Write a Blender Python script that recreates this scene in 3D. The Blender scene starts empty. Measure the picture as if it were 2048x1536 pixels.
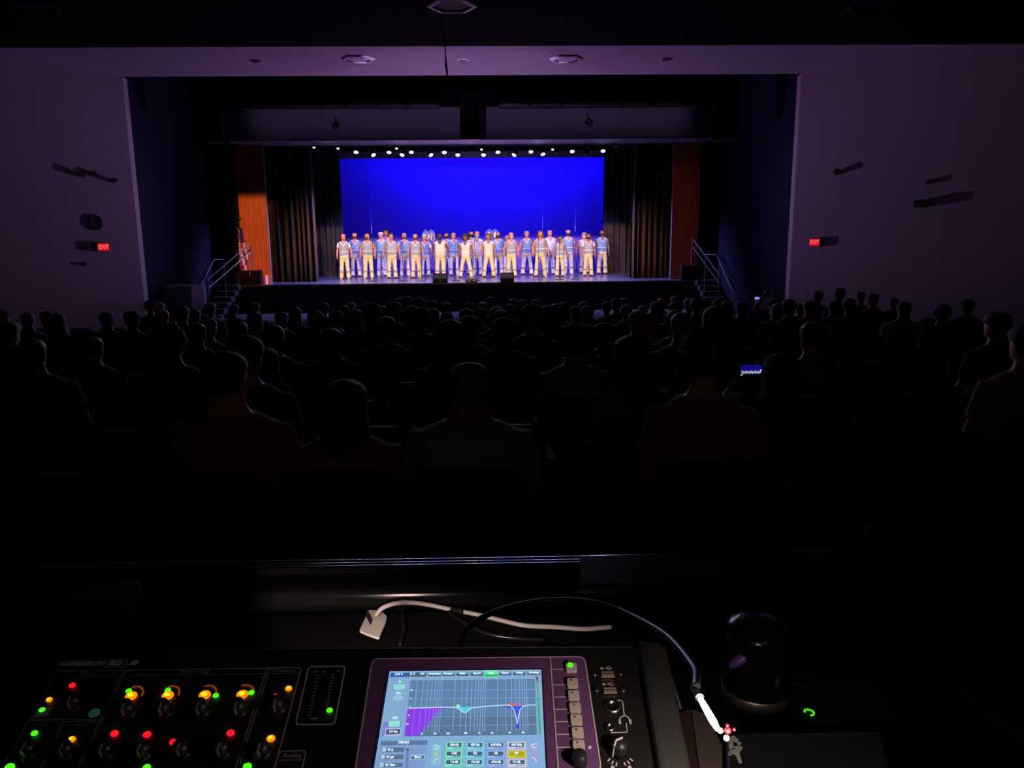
import bpy, math, random
from mathutils import Vector, Matrix, noise
random.seed(7)
SC = bpy.context.scene
COL = SC.collection
PI = math.pi
def V(*a): return Vector(a)

# ------------------------------------------------------------------ camera
FPX = 1538.0
PSI, THE, RHO = math.radians(1.4), math.radians(10.8), 0.0095
EYE = V(0.85, 0.0, 2.58)
FW = V(math.sin(PSI)*math.cos(THE), math.cos(PSI)*math.cos(THE), -math.sin(THE))
_r0 = V(math.cos(PSI), -math.sin(PSI), 0); _u0 = _r0.cross(FW)
RT = _r0*math.cos(RHO) - _u0*math.sin(RHO)
UP = _u0*math.cos(RHO) + _r0*math.sin(RHO)
cam_d = bpy.data.cameras.new('camera'); cam = bpy.data.objects.new('camera', cam_d); COL.objects.link(cam)
cam_d.sensor_fit = 'HORIZONTAL'; cam_d.sensor_width = 36; cam_d.lens = FPX*36/2048
cam_d.clip_start = 0.02; cam_d.clip_end = 200
_m = Matrix.Identity(4)
for i in range(3):
    _m[i][0], _m[i][1], _m[i][2], _m[i][3] = RT[i], UP[i], -FW[i], EYE[i]
cam.matrix_world = _m
SC.camera = cam

# ------------------------------------------------------------------ world, exposure, lights
SC.view_settings.view_transform = 'Standard'; SC.view_settings.look = 'None'
SC.view_settings.exposure = 0.0; SC.view_settings.gamma = 1.0
try: SC.view_settings.use_curve_mapping = False
except Exception: pass
w = bpy.data.worlds.new('world'); SC.world = w; w.use_nodes = True
w.node_tree.nodes['Background'].inputs[0].default_value = (0.4, 0.35, 0.6, 1)
w.node_tree.nodes['Background'].inputs[1].default_value = 0.0004

def aim(o, tgt):
    d = (Vector(tgt) - o.location).normalized()
    o.rotation_euler = d.to_track_quat('-Z', 'Y').to_euler()
def spot(name, loc, tgt, col, power, deg, blend=0.3, rad=0.08):
    l = bpy.data.lights.new(name, 'SPOT'); l.color = col; l.energy = power
    l.spot_size = math.radians(deg); l.spot_blend = blend; l.shadow_soft_size = rad
    o = bpy.data.objects.new(name, l); COL.objects.link(o); o.location = loc; aim(o, tgt); return o
def area(name, loc, tgt, col, power, sx, sy, spread=180):
    l = bpy.data.lights.new(name, 'AREA'); l.color = col; l.energy = power
    l.shape = 'RECTANGLE'; l.size = sx; l.size_y = sy; l.spread = math.radians(spread)
    o = bpy.data.objects.new(name, l); COL.objects.link(o); o.location = loc; aim(o, tgt); return o
def point(name, loc, col, power, rad=0.05):
    l = bpy.data.lights.new(name, 'POINT'); l.color = col; l.energy = power; l.shadow_soft_size = rad
    o = bpy.data.objects.new(name, l); COL.objects.link(o); o.location = loc; return o

BLUE = (0.006, 0.0, 1.0)
# blue cyclorama striplights on the upstage electric
for x, p in ((-4.4, 42), (-1.4, 170), (1.6, 205), (4.4, 105)):
    area('cyclorama_light', (x+0.1, 35.2, 7.0), (x+0.1, 37.1, 3.9), BLUE, p, 3.2, 0.25)
# profile spots with framing shutters on the catwalk above the house ceiling edge
def profile_spot(name, loc, tgt, col, power, pts, soft=0.02, deg=60):
    """pts: world points at the (left, right, bottom, top) edges of the shuttered beam"""
    o = spot(name, loc, tgt, col, power, deg, 0.05, 0.04); l = o.data
    R = o.rotation_euler.to_matrix().transposed()
    q = [R @ (Vector(p) - Vector(loc)) for p in pts]
    lim = (q[0].x/-q[0].z, q[1].x/-q[1].z, q[2].y/-q[2].z, q[3].y/-q[3].z)
    l.use_nodes = True; nt = l.node_tree; em = nt.nodes.get('Emission')
    tc = nt.nodes.new('ShaderNodeTexCoord'); sp = nt.nodes.new('ShaderNodeSeparateXYZ'); nt.links.new(tc.outputs['Normal'], sp.inputs[0])
    ab = nt.nodes.new('ShaderNodeMath'); ab.operation = 'ABSOLUTE'; nt.links.new(sp.outputs[2], ab.inputs[0]); prev = None
    for k, (axis, a, up) in enumerate(((0, lim[0], 1), (0, lim[1], 0), (1, lim[2], 1), (1, lim[3], 0))):
        dv = nt.nodes.new('ShaderNodeMath'); dv.operation = 'DIVIDE'; nt.links.new(sp.outputs[axis], dv.inputs[0]); nt.links.new(ab.outputs[0], dv.inputs[1])
        mr = nt.nodes.new('ShaderNodeMapRange'); mr.interpolation_type = 'SMOOTHSTEP'
        mr.inputs[1].default_value = a-soft; mr.inputs[2].default_value = a+soft; mr.inputs[3].default_value = 1-up; mr.inputs[4].default_value = up
        nt.links.new(dv.outputs[0], mr.inputs[0])
        if prev:
            mu = nt.nodes.new('ShaderNodeMath'); mu.operation = 'MULTIPLY'; nt.links.new(prev, mu.inputs[0]); nt.links.new(mr.outputs[0], mu.inputs[1]); prev = mu.outputs[0]
        else: prev = mr.outputs[0]
    nt.links.new(prev, em.inputs['Strength']); return o
def front(name, x, col, power, x0, x1, zlo, ztop, Y=31.3, Ylo=27.85, soft=0.012):
    profile_spot(name, (x, 14.3, 6.3), (x, 31.0, 1.8), col, power, ((x0, Y, 1.8), (x1, Y, 1.8), (x, Ylo, zlo), (x, Y, ztop)), soft, 120)
for x in (-5.5, 0.2, 5.9):
    front('front_spot', x, (1.0, 0.66, 0.38), 7100, -5.55, 6.0, 1.03, 3.45, soft=.008)
# one warm spot framed on the wooden panel, others on the leg curtains and the far panel
front('side_spot', -3.6, (1.0, 0.32, 0.11), 7200, -8.42, -7.12, 1.02, 4.1, 28.5)
front('side_spot', 8.5, (1.0, 0.47, 0.26), 26000, -6.95, -4.4, 1.45, 3.6, 29.6, 29.4, soft=0.05)
front('side_spot', -8.0, (1.0, 0.47, 0.28), 22000, 5.5, 7.1, 1.45, 3.4, 29.4, 29.2, soft=0.05)
front('side_spot', 3.9, (1.0, 0.22, 0.10), 380, 7.25, 8.6, 1.02, 5.0, 28.5, soft=0.05)
# blue top wash from the first electric
for x in (-5.0, -2.5, 0, 2.5, 5.0):
    spot('top_wash', (x, 30.4, 5.9), (x, 33.2, 1.0), (0.16, 0.20, 1.0), 1150, 58, 0.7, 0.15)
    spot('floor_fill', (x*.6, 29.28, 5.65), (x*1.3, 28.5, 1.0), (0.34, 0.30, 1.0), 2400, 66, 0.8, 0.15)  # floor spots are added blue fill without any fixture of their own
spot('border_fill', (0.2, 31.7, 6.2), (0.2, 34.6, 6.75), (0.42, 0.36, 1.0), 34, 130, 0.8, 0.1)  # added fill that lifts the grey border cloth, no fixture behind it
# the white lamps on the first electric also face the house
for x in (-4.6, -2.3, 0.1, 2.5, 4.8):
    spot('house_facing_lamp', (x, 29.85, 5.7), (x*1.3, 12.0, 0.6), (0.72, 0.85, 1.0), 300, 47, 1.0, 0.1)
# violet wash unit on the stage lip, playing up onto the house walls and soffit
area('foot_wash', (0.12, 27.70, 1.10), (0.15, 24.0, 4.9), (0.74, 0.34, 1.0), 235, 1.0, 0.08, 128)
for sx in (-1, 1):
    spot('edge_fill', (0.12, 27.70, 1.15), (0.25+sx*8.3, 20.1, 3.2), (0.62, 0.38, 1.0), 520, 34, 0.9, 0.1)  # extra violet spots added to brighten the wall end faces
# dim unseen fill added behind the booth to lift the audience's backs
point('rear_fill', (1.6, -2.4, 5.0), (0.85, 0.78, 1.0), 4, 0.2)
# violet fill added to brighten the header beam, framed to it
profile_spot('header_fill', (0.2, 14.2, 6.1), (0.2, 27.5, 6.5), (0.62, 0.45, 1.0), 900, ((-7.2, 27.5, 6.5), (7.6, 27.5, 6.5), (0.2, 27.5, 6.1), (0.2, 27.5, 7.6)), 0.035, 80)

# ------------------------------------------------------------------ pixel helpers (measuring the real place from the photograph)
def ray(x, y): return RT*((x-1024)/FPX) - UP*((y-768)/FPX) + FW
def atY(x, y, Y):
    d = ray(x, y); return EYE + d*((Y-EYE.y)/d.y)
def atZ(x, y, z):
    d = ray(x, y); return EYE + d*((z-EYE.z)/d.z)

# ------------------------------------------------------------------ materials
_mats = {}
def lin(c):
    return tuple(((v/255)/12.92 if v/255 <= 0.04045 else ((v/255+0.055)/1.055)**2.4) for v in c)
def mat(name, col, rough=0.6, metal=0.0, emit=0.0, ecol=None, bump=0.0, bscale=60, var=0.0, vscale=8, spec=0.5, coat=0.0):
    if name in _mats: return _mats[name]
    m = bpy.data.materials.new(name); m.use_nodes = True; nt = m.node_tree; b = nt.nodes['Principled BSDF']
    b.inputs['Base Color'].default_value = (*col, 1); b.inputs['Roughness'].default_value = rough
    b.inputs['Metallic'].default_value = metal; b.inputs['Specular IOR Level'].default_value = spec
    if coat: b.inputs['Coat Weight'].default_value = coat
    if emit:
        b.inputs['Emission Color'].default_value = (*(ecol or col), 1); b.inputs['Emission Strength'].default_value = emit
    if var or bump:
        tc = nt.nodes.new('ShaderNodeTexCoord')
    if var:
        n = nt.nodes.new('ShaderNodeTexNoise'); n.inputs['Scale'].default_value = vscale; n.inputs['Detail'].default_value = 5
        nt.links.new(tc.outputs['Object'], n.inputs['Vector'])
        mx = nt.nodes.new('ShaderNodeMix'); mx.data_type = 'RGBA'
        mx.inputs[6].default_value = (*[max(0, c*(1-var)) for c in col], 1)
        mx.inputs[7].default_value = (*[min(1, c*(1+var)) for c in col], 1)
        nt.links.new(n.outputs['Fac'], mx.inputs[0]); nt.links.new(mx.outputs[2], b.inputs['Base Color'])
    if bump:
        n2 = nt.nodes.new('ShaderNodeTexNoise'); n2.inputs['Scale'].default_value = bscale; n2.inputs['Detail'].default_value = 4
        nt.links.new(tc.outputs['Object'], n2.inputs['Vector'])
        bp = nt.nodes.new('ShaderNodeBump'); bp.inputs['Strength'].default_value = bump; bp.inputs['Distance'].default_value = 0.02
        nt.links.new(n2.outputs['Fac'], bp.inputs['Height']); nt.links.new(bp.outputs['Normal'], b.inputs['Normal'])
    _mats[name] = m; return m
def glow(name, rgb, s=1.0):
    c = lin(rgb); return mat(name, tuple(v*0.3 for v in c), 0.4, emit=s, ecol=c)
def wood_mat(name, dark, light, sc=(3.0, 3.0, 0.45)):
    m = bpy.data.materials.new(name); m.use_nodes = True; nt = m.node_tree; b = nt.nodes['Principled BSDF']
    tc = nt.nodes.new('ShaderNodeTexCoord'); mp = nt.nodes.new('ShaderNodeMapping'); mp.inputs['Scale'].default_value = sc
    n = nt.nodes.new('ShaderNodeTexNoise'); n.inputs['Scale'].default_value = 2.2; n.inputs['Detail'].default_value = 8
    n.inputs['Distortion'].default_value = 2.0
    wv = nt.nodes.new('ShaderNodeTexWave'); wv.inputs['Scale'].default_value = .8; wv.inputs['Distortion'].default_value = 14; wv.inputs['Detail'].default_value = 3
    mx0 = nt.nodes.new('ShaderNodeMath'); mx0.operation = 'MULTIPLY_ADD'; mx0.inputs[1].default_value = 0.3; 
    mx = nt.nodes.new('ShaderNodeMix'); mx.data_type = 'RGBA'
    mx.inputs[6].default_value = (*dark, 1); mx.inputs[7].default_value = (*light, 1)
    nt.links.new(tc.outputs['Object'], mp.inputs['Vector']); nt.links.new(mp.outputs['Vector'], n.inputs['Vector'])
    nt.links.new(mp.outputs['Vector'], wv.inputs['Vector'])
    nt.links.new(wv.outputs['Fac'], mx0.inputs[0]); 
    ml = nt.nodes.new('ShaderNodeMath'); ml.operation = 'MULTIPLY'; ml.inputs[1].default_value = 0.9
    nt.links.new(n.outputs['Fac'], ml.inputs[0]); nt.links.new(ml.outputs[0], mx0.inputs[2])
    nt.links.new(mx0.outputs[0], mx.inputs[0]); nt.links.new(mx.outputs[2], b.inputs['Base Color'])
    b.inputs['Roughness'].default_value = 0.45
    return m
PLASTER = mat('plaster_wall', (0.54, 0.49, 0.50), 0.85, bump=0.15, bscale=18, var=0.05, vscale=3)
SOFFIT = mat('soffit_plaster', (0.42, 0.38, 0.43), 0.85, bump=0.1, bscale=14, var=0.08, vscale=1.7)
BLACKPAINT = mat('dark_ceiling_paint', (0.005, 0.005, 0.007), 1.0, var=0.2, spec=0.02)
NAVY = mat('navy_paint', (0.014, 0.016, 0.036), 0.9, var=0.15, vscale=2, spec=0.08)
HEADER = mat('header_paint', (0.20, 0.18, 0.22), 0.8, var=0.1, vscale=1.5)
CARPET = mat('house_carpet', (0.02, 0.018, 0.022), 0.95, bump=0.3, bscale=200)
STAGEFLOOR = mat('stage_floor', (0.12, 0.11, 0.14), 0.27, var=0.25, vscale=2.5, bump=0.04, bscale=30)
STAGEFRONT = mat('stage_front_panel', (0.05, 0.035, 0.03), 0.6, var=0.2)
BLACK = mat('matte_black', (0.008, 0.008, 0.010), 0.65, spec=.25)
BLACKGLOSS = mat('gloss_black', (0.01, 0.01, 0.012), 0.25)
GRILLE = mat('speaker_grille', (0.008, 0.008, 0.009), 0.9, spec=.05, bump=0.6, bscale=900)
STEEL = mat('brushed_steel', (0.5, 0.48, 0.46), 0.3, 1.0)
DARKSTEEL = mat('dark_steel', (0.07, 0.07, 0.08), 0.4, 0.8)
RAIL = mat('painted_handrail', (0.16, 0.15, 0.17), 0.4)
VELOUR = mat('black_velour', (0.042, 0.026, 0.017), 0.9, bump=0.1, bscale=40, var=0.3, vscale=3)
CYC = mat('cyclorama_cloth', (0.26, 0.16, 0.78), 0.9, var=0.05, vscale=1.2)
WHITE = mat('white_plastic', (0.62, 0.58, 0.56), 0.45)
WOODP = wood_mat('red_oak_panel', (0.30, 0.075, 0.022), (0.62, 0.20, 0.055))

# ------------------------------------------------------------------ mesh builder
class M:
    def __init__(s): s.v = []; s.f = []; s.m = []; s.mi = 0
    def _add(s, vs, fs):
        o = len(s.v); s.v += [tuple(p) for p in vs]
        s.f += [tuple(i+o for i in f) for f in fs]; s.m += [s.mi]*len(fs); return s
    def box(s, a, b, xf=None):
        x0, y0, z0 = a; x1, y1, z1 = b
        vs = [V(x, y, z) for z in (z0, z1) for y in (y0, y1) for x in (x0, x1)]
        if xf: vs = [xf @ p for p in vs]
        return s._add(vs, [(0,2,3,1),(4,5,7,6),(0,1,5,4),(2,6,7,3),(0,4,6,2),(1,3,7,5)])
    def loft(s, rings, cap=True):
        n = len(rings[0]); vs = [p for r in rings for p in r]; fs = []
        for i in range(len(rings)-1):
            for j in range(n):
                k = (j+1) % n; fs.append((i*n+j, i*n+k, (i+1)*n+k, (i+1)*n+j))
        if cap:
            fs.append(tuple(range(n))[::-1]); fs.append(tuple((len(rings)-1)*n+j for j in range(n)))
        return s._add(vs, fs)
    def grid(s, rows, closed=False):
        n = len(rows[0]); vs = [p for r in rows for p in r]; fs = []
        for i in range(len(rows)-1):
            for j in range(n if closed else n-1):
                k = (j+1) % n; fs.append((i*n+j, i*n+k, (i+1)*n+k, (i+1)*n+j))
        return s._add(vs, fs)
    def tube(s, pts, rad, n=8, cap=True):
        pts = [Vector(p) for p in pts]
        if not isinstance(rad, (list, tuple)): rad = [rad]*len(pts)
        rings = []; prev = None
        for i, p in enumerate(pts):
            t = (pts[min(i+1, len(pts)-1)] - pts[max(i-1, 0)]).normalized()
            if prev is None:
                a = V(0, 0, 1) if abs(t.z) < 0.9 else V(1, 0, 0)
                nrm = (a - t*a.dot(t)).normalized()
            else:
                nrm = prev - t*prev.dot(t)
                nrm = nrm.normalized() if nrm.length > 1e-6 else prev
            prev = nrm; b = t.cross(nrm)
            rings.append([p + (nrm*math.cos(2*PI*j/n) + b*math.sin(2*PI*j/n))*rad[i] for j in range(n)])
        return s.loft(rings, cap)
    def ell(s, c, r, nu=14, nv=9, xf=None):
        c = Vector(c); vs = [c + V(0, 0, -r[2])]; fs = []
        for i in range(1, nv):
            t = -PI/2 + PI*i/nv
            for j in range(nu):
                a = 2*PI*j/nu; vs.append(c + V(r[0]*math.cos(t)*math.cos(a), r[1]*math.cos(t)*math.sin(a), r[2]*math.sin(t)))
        vs.append(c + V(0, 0, r[2])); L = len(vs)-1
        for j in range(nu):
            k = (j+1) % nu; fs.append((0, 1+k, 1+j)); fs.append((L, L-nu+j, L-nu+k))
            for i in range(nv-2): fs.append((1+i*nu+j, 1+i*nu+k, 1+(i+1)*nu+k, 1+(i+1)*nu+j))
        if xf: vs = [xf @ p for p in vs]
        return s._add(vs, fs)
    def cyl(s, c, r, h, n=20, axis='z', r2=None, xf=None):
        c = Vector(c); r2 = r if r2 is None else r2
        def P(rr, t, j):
            a = 2*PI*j/n; q = (rr*math.cos(a), rr*math.sin(a), t)
            if axis == 'y': q = (q[0], q[2], -q[1])
            if axis == 'x': q = (q[2], q[0], q[1])
            q = c + Vector(q); return xf @ q if xf else q
        return s.loft([[P(r, 0, j) for j in range(n)], [P(r2, h, j) for j in range(n)]])
    def prism(s, poly, h, xf=None):
        lo = [V(x, y, 0) for x, y in poly]; hi = [V(x, y, h) for x, y in poly]
        if xf: lo = [xf @ p for p in lo]; hi = [xf @ p for p in hi]
        return s.loft([lo, hi])
    def text(s, body, xf, size, align='CENTER', bold=0.0, ext=0.0):
        cu = bpy.data.curves.new('t', 'FONT'); cu.body = body; cu.size = size; cu.align_x = align; cu.align_y = 'CENTER'
        cu.offset = bold; cu.extrude = ext; cu.resolution_u = 2
        o = bpy.data.objects.new('t', cu); COL.objects.link(o)
        me = bpy.data.meshes.new_from_object(o.evaluated_get(bpy.context.evaluated_depsgraph_get()))
        s._add([xf @ v.co for v in me.vertices], [tuple(p.vertices) for p in me.polygons])
        bpy.data.objects.remove(o); bpy.data.curves.remove(cu); bpy.data.meshes.remove(me); return s
    def mesh(s, name, mats, smooth=False):
        me = bpy.data.meshes.new(name); me.from_pydata(s.v, [], s.f)
        mats = mats if isinstance(mats, (list, tuple)) else [mats]
        for mm in mats: me.materials.append(mm)
        if len(mats) > 1: me.polygons.foreach_set('material_index', s.m)
        if smooth: me.polygons.foreach_set('use_smooth', [True]*len(me.polygons))
        me.update(); return me
def link(name, me, parent=None, bevel=0.0, recalc=True):
    if recalc:
        import bmesh
        b = bmesh.new(); b.from_mesh(me); bmesh.ops.recalc_face_normals(b, faces=b.faces); b.to_mesh(me); b.free()
    o = bpy.data.objects.new(name, me); COL.objects.link(o)
    if parent: o.parent = parent
    if bevel:
        bm = o.modifiers.new('bevel', 'BEVEL'); bm.width = bevel; bm.segments = 2; bm.limit_method = 'ANGLE'
    return o
def ob(name, m, mats, parent=None, smooth=False, bevel=0.0):
    return link(name, m.mesh(name, mats, smooth), parent, bevel)
def tag(o, label, cat, group=None, kind=None):
    o['label'] = label; o['category'] = cat
    if group: o['group'] = group
    if kind: o['kind'] = kind
    return o
def thing(name, label, cat, loc=(0, 0, 0), rz=0.0, group=None):
    o = bpy.data.objects.new(name, None); COL.objects.link(o); o.location = loc; o.rotation_euler = (0, 0, rz)
    o.empty_display_size = 0.1
    return tag(o, label, cat, group)
def copy_tree(o, parent=None):
    c = o.copy(); COL.objects.link(c)
    if parent: c.parent = parent
    for ch in list(o.children): copy_tree(ch, c)
    return c
def remesh(m, voxel, smooth=2, name='body', mats=None):
    me = m.mesh('tmp', BLACK)
    o = bpy.data.objects.new('tmp', me); COL.objects.link(o)
    r = o.modifiers.new('r', 'REMESH'); r.mode = 'VOXEL'; r.voxel_size = voxel
    if smooth:
        sm = o.modifiers.new('s', 'SMOOTH'); sm.iterations = smooth; sm.factor = 0.5
    dg = bpy.context.evaluated_depsgraph_get()
    out = bpy.data.meshes.new_from_object(o.evaluated_get(dg)); out.name = name
    bpy.data.objects.remove(o); bpy.data.meshes.remove(me)
    out.materials.clear()
    for k in (mats if isinstance(mats, (list, tuple)) else [mats]): out.materials.append(k)
    out.polygons.foreach_set('use_smooth', [True]*len(out.polygons)); out.polygons.foreach_set('material_index', [0]*len(out.polygons))
    return out
def crumple(me, amp, sc, seed):
    nn = [v.normal.copy() for v in me.vertices]
    for v, nv in zip(me.vertices, nn):
        c = v.co.copy(); v.co = c + nv*amp*(noise.noise(V(c.x*sc+seed, c.y*sc, c.z*sc*.6)) + .5*noise.noise(V(c.x*sc*2.3, c.y*sc*2.3+seed, c.z*sc*1.6)))
    return me
def interp(tab, z):
    if z <= tab[0][0]: return tab[0][1:]
    for a, b in zip(tab, tab[1:]):
        if z <= b[0]:
            t = (z-a[0])/(b[0]-a[0]); t = t*t*(3-2*t)*0.5 + t*0.5
            return tuple(p+(q-p)*t for p, q in zip(a[1:], b[1:]))
    return tab[-1][1:]
ORD = ['', 'first', 'second', 'third', 'fourth', 'fifth', 'sixth', 'seventh', 'eighth', 'ninth', 'tenth', 'eleventh', 'twelfth', 'thirteenth',
       'fourteenth', 'fifteenth', 'sixteenth', 'seventeenth', 'eighteenth', 'nineteenth', 'twentieth']
def ordn(n):
    if n <= 20: return ORD[n]
    return ('twenty-' if n < 30 else 'thirty-')+ORD[n % 10] if n % 10 else ('thirtieth' if n == 30 else 'fortieth')

# ------------------------------------------------------------------ the setting
ST = 1.0                       # stage floor height
def house(Y):                  # raked house floor
    if Y < 2.35: return 0.98
    if Y < 12: return 0.83 - 0.0665*(Y-2.35)
    if Y < 16: return 0.188 - 0.047*(Y-12)
    return 0.0
def struct(name, m, mats, label, cat, bevel=0.0):
    return tag(ob(name, m, mats, bevel=bevel), label, cat, kind='structure')
m = M()
ys = [2.35+0.5*i for i in range(20)] + [12, 13, 14, 15, 16, 20, 28.0]
rows = [[V(-20, y, house(y)), V(20, y, house(y))] for y in ys]
m.grid(rows); m.grid([[p - V(0, 0, 0.3) for p in r] for r in rows])
struct('floor', m, CARPET, 'dark carpeted house floor sloping down to the stage', 'floor')
m = M().box((-20, -3, 0.5), (20, 2.35, 0.98))
struct('floor_booth', m, CARPET, 'dark raised booth floor behind the last seat row', 'floor')
m = M().box((-20, -3, 5.795), (20, 14.0, 7.3))
struct('ceiling', m, BLACKPAINT, 'black main house ceiling ending in a straight edge', 'ceiling')
m = M().box((-20, 14.0, 6.5), (20, 20.0, 6.9))
struct('ceiling_soffit', m, SOFFIT, 'pale soffit ceiling glowing violet before the stage opening', 'ceiling')
m = M().box((-20, 20.0, 8.4), (20, 39, 8.6)).box((-20, 19.8, 6.9), (20, 20.0, 8.4))
struct('ceiling_recess', m, NAVY, 'dark navy ceiling over the stage recess', 'ceiling')
m = M().box((-20, -3.2, 0.5), (20, -3, 7.3))
struct('wall_back', m, BLACKPAINT, 'dark rear wall of the auditorium behind the booth', 'wall')
WL, WR, KW = V(-8.07, 20, 0), V(8.60, 20, 0), 0.55
def side_wall(name, p, sx, label):
    q = V(p.x + sx*KW*23, -3, 0)
    a, b = p.to_2d(), q.to_2d(); t = V(sx*0.4, 0)
    m = M().prism([a, b, b+t, a+t], 6.9)
    return struct(name, m, PLASTER, label, 'wall')
side_wall('wall_left', WL, -1, 'violet-lit plaster side wall carrying the round clock')
side_wall('wall_right', WR, 1, 'violet-lit plaster side wall carrying the legible EXIT sign')
m = M().box((WL.x-0.4, 20.0, 0), (WL.x, 20.25, 6.5)); struct('trim_1', m, PLASTER, 'bright lavender end face of the clock-side wall', 'trim')
m = M().box((WR.x, 20.0, 0), (WR.x+0.4, 20.25, 6.5)); struct('trim_2', m, PLASTER, 'bright lavender end face of the wall opposite the clock', 'trim')
PY = 28.7
RL, RR = -9.25, 9.15
m = M().prism([(WL.x-.001, 20.25), (RL, PY), (RL-.3, PY), (WL.x-.3, 20.25)], 8.4); struct('wall_recess_left', m, NAVY, 'dark navy recess wall beside the flag', 'wall')
m = M().prism([(WR.x+.001, 20.25), (RR, PY), (RR+.3, PY), (WR.x+.3, 20.25)], 8.4); struct('wall_recess_right', m, NAVY, 'dark navy recess wall beside the stair without a flag', 'wall')
# proscenium: frontal navy wall pieces, header
PY = 28.7
def X(px, Y, py=420): return atY(px, py, Y).x
def Z(py, Y, px=940): return atY(px, py, Y).z
zh = Z(288.5, PY)
pl0, pl1, pr0, pr1 = X(476, PY, 360), X(531.5, PY, 360), X(1346.5, PY, 300), X(1400, PY, 300)
m = M().box((-12, PY, 0), (pl0, PY+0.5, 8.4)).box((pr1, PY, 0), (12, PY+0.5, 8.4)).box((pl0, PY, zh), (pr1, PY+0.5, 8.4))
struct('wall_proscenium', m, NAVY, 'dark navy proscenium wall framing the stage', 'wall')
HY = 27.5
zb, zt = Z(288.5, PY), Z(214, HY)
m = M().box((X(450, HY, 285), HY, zb+0.05), (X(1430, HY, 280), PY, zt))
struct('trim_header', m, HEADER, 'dull violet header beam over the stage opening', 'beam')
m = M().box((X(452, HY, 285), HY-0.04, zb), (X(1428, HY, 280), PY, zb+0.05))
struct('trim_3', m, HEADER, 'thin pale lip along the bottom of the header beam', 'trim')
# stage
SY = 27.75
m = M().box((-9.12, SY, ST-0.08), (9.08, 38.6, ST))
struct('stage_floor', m, STAGEFLOOR, 'wide stage floor washed blue and pink', 'stage')
m = M().box((-9.05, SY+0.05, 0), (9.02, SY+0.25, ST-0.08))
for px in (543, 735, 1165, 1345):
    x = X(px, SY, 590); m.box((x-0.03, SY+0.02, 0), (x+0.03, SY+0.05, ST-0.1))
m.box((-9.05, SY+0.01, ST-0.2), (9.02, SY+0.05, ST-0.08))
struct('wall_stage_front', m, STAGEFRONT, 'dark panelled front of the stage', 'wall')
m = M().box((-12, 38.7, 0), (12, 39, 8.4)).box((-12.2, PY+0.5, 0), (-12, 39, 8.4)).box((12, PY+0.5, 0), (12.2, 39, 8.4))
struct('wall_stage_house', m, BLACKPAINT, 'black walls of the stage house', 'wall')
# wooden panels
def pilaster(name, x0, x1, label):
    r = thing(name, label, 'panel', ((x0+x1)/2, PY-0.2, ST)); w2 = (x1-x0)/2; h = zh-ST
    m = M()
    for a, b in ((0.0, 0.93), (0.935, 2.12), (2.125, 3.35), (3.355, h)): m.box((-w2, 0.06, a), (w2, 0.195, b))
    ob('veneer', m, WOODP, r, bevel=0.004)
    ob('edge_strip', M().box((w2*(1 if x0 < 0 else -1)-0.008, 0.055, 0), (w2*(1 if x0 < 0 else -1)+0.008, 0.195, h)), HEADER, r)
    return r
pilaster('wood_panel', pl0, pl1, 'tall red wooden panel lit orange behind the flag')
pilaster('wood_panel', pr0, pr1, 'tall dark red wooden panel opposite the flag')

# curtains
def curtain(x0, x1, Y, z0, z1, label, amp=0.12, folds=9, name='stage_curtain', mt=VELOUR, cat='curtain', flare=0.0):
    n = folds*10; rowf = []; rowb = []
    for t in (0, 0.25, 0.5, 0.75, 1.0):
        z = z0+(z1-z0)*t; rf = []; rb = []
        for i in range(n+1):
            u = i/n; ph = u*folds*2*PI + 1.3*math.sin(u*7.1) + 0.5*math.sin(u*17)
            x = x0+(x1-x0)*u
            y = Y + amp*(0.75+0.25*math.sin(u*23))*math.sin(ph)*(1.0 - 0.25*t) + 0.02*math.sin(ph*2.3+t*2)
            rf.append(V(x, y, z)); rb.append(V(x, y+0.015, z))
        rowf.append(rf); rowb.append(rb)
    m = M().grid(rowf).grid([r[::-1] for r in rowb])
    k = len(rowf[0])
    for a in (0, k-1): m.grid([[r[a] for r in rowf], [r[a] for r in rowb]])
    m.grid([rowf[0], rowb[0]]); m.grid([rowf[-1], rowb[-1]])
    o = ob(name, m, mt, smooth=True); return tag(o, label, cat)
ctop = zh+0.6
curtain(X(515, 29.6), X(629, 29.6), 29.6, ST, ctop, 'black pleated leg curtain next to the orange-lit wooden panel', 0.17, 10)
curtain(X(600, 33.6), X(684, 33.6), 33.6, ST, 7.6, 'black leg curtain beside the cloth, behind the singer with glasses at row end', 0.10, 8)
curtain(X(1262, 29.6), X(1356, 29.6), 29.6, ST, ctop, 'black pleated leg curtain next to the dark red wooden panel', 0.17, 9)
curtain(X(1207, 33.6), X(1285, 33.6), 33.6, ST, 7.6, 'black leg curtain beside the tall singer looking aside', 0.10, 7)
curtain(X(500, 31), X(1380, 31), 31.0, Z(303, 31.0), zh+1.4, 'short black border curtain behind the stage lamps', 0.03, 60, 'border_curtain')
curtain(-7.4, 7.6, 34.6, Z(316, 34.6), 7.8, 'grey cloth border hanging above the blue backdrop', 0.02, 40, 'border_curtain', mat('border_grey', (.22, .20, .28), .9))
# cyclorama
m = M(); n = 60; rf = []
for t in range(7):
    z = ST+0.02+(7.6-ST)*t/6; rf.append([V(-7.6+15.4*i/n, 37.0+0.012*math.sin(i*1.1)+0.008*math.sin(i*2.7+t), z) for i in range(n+1)])
m.grid(rf); m.grid([[p+V(0, 0.02, 0) for p in r][::-1] for r in rf])
tag(ob('cyclorama', m, CYC, smooth=True), 'broad backdrop cloth lit deep blue behind the singers', 'backdrop')

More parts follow.
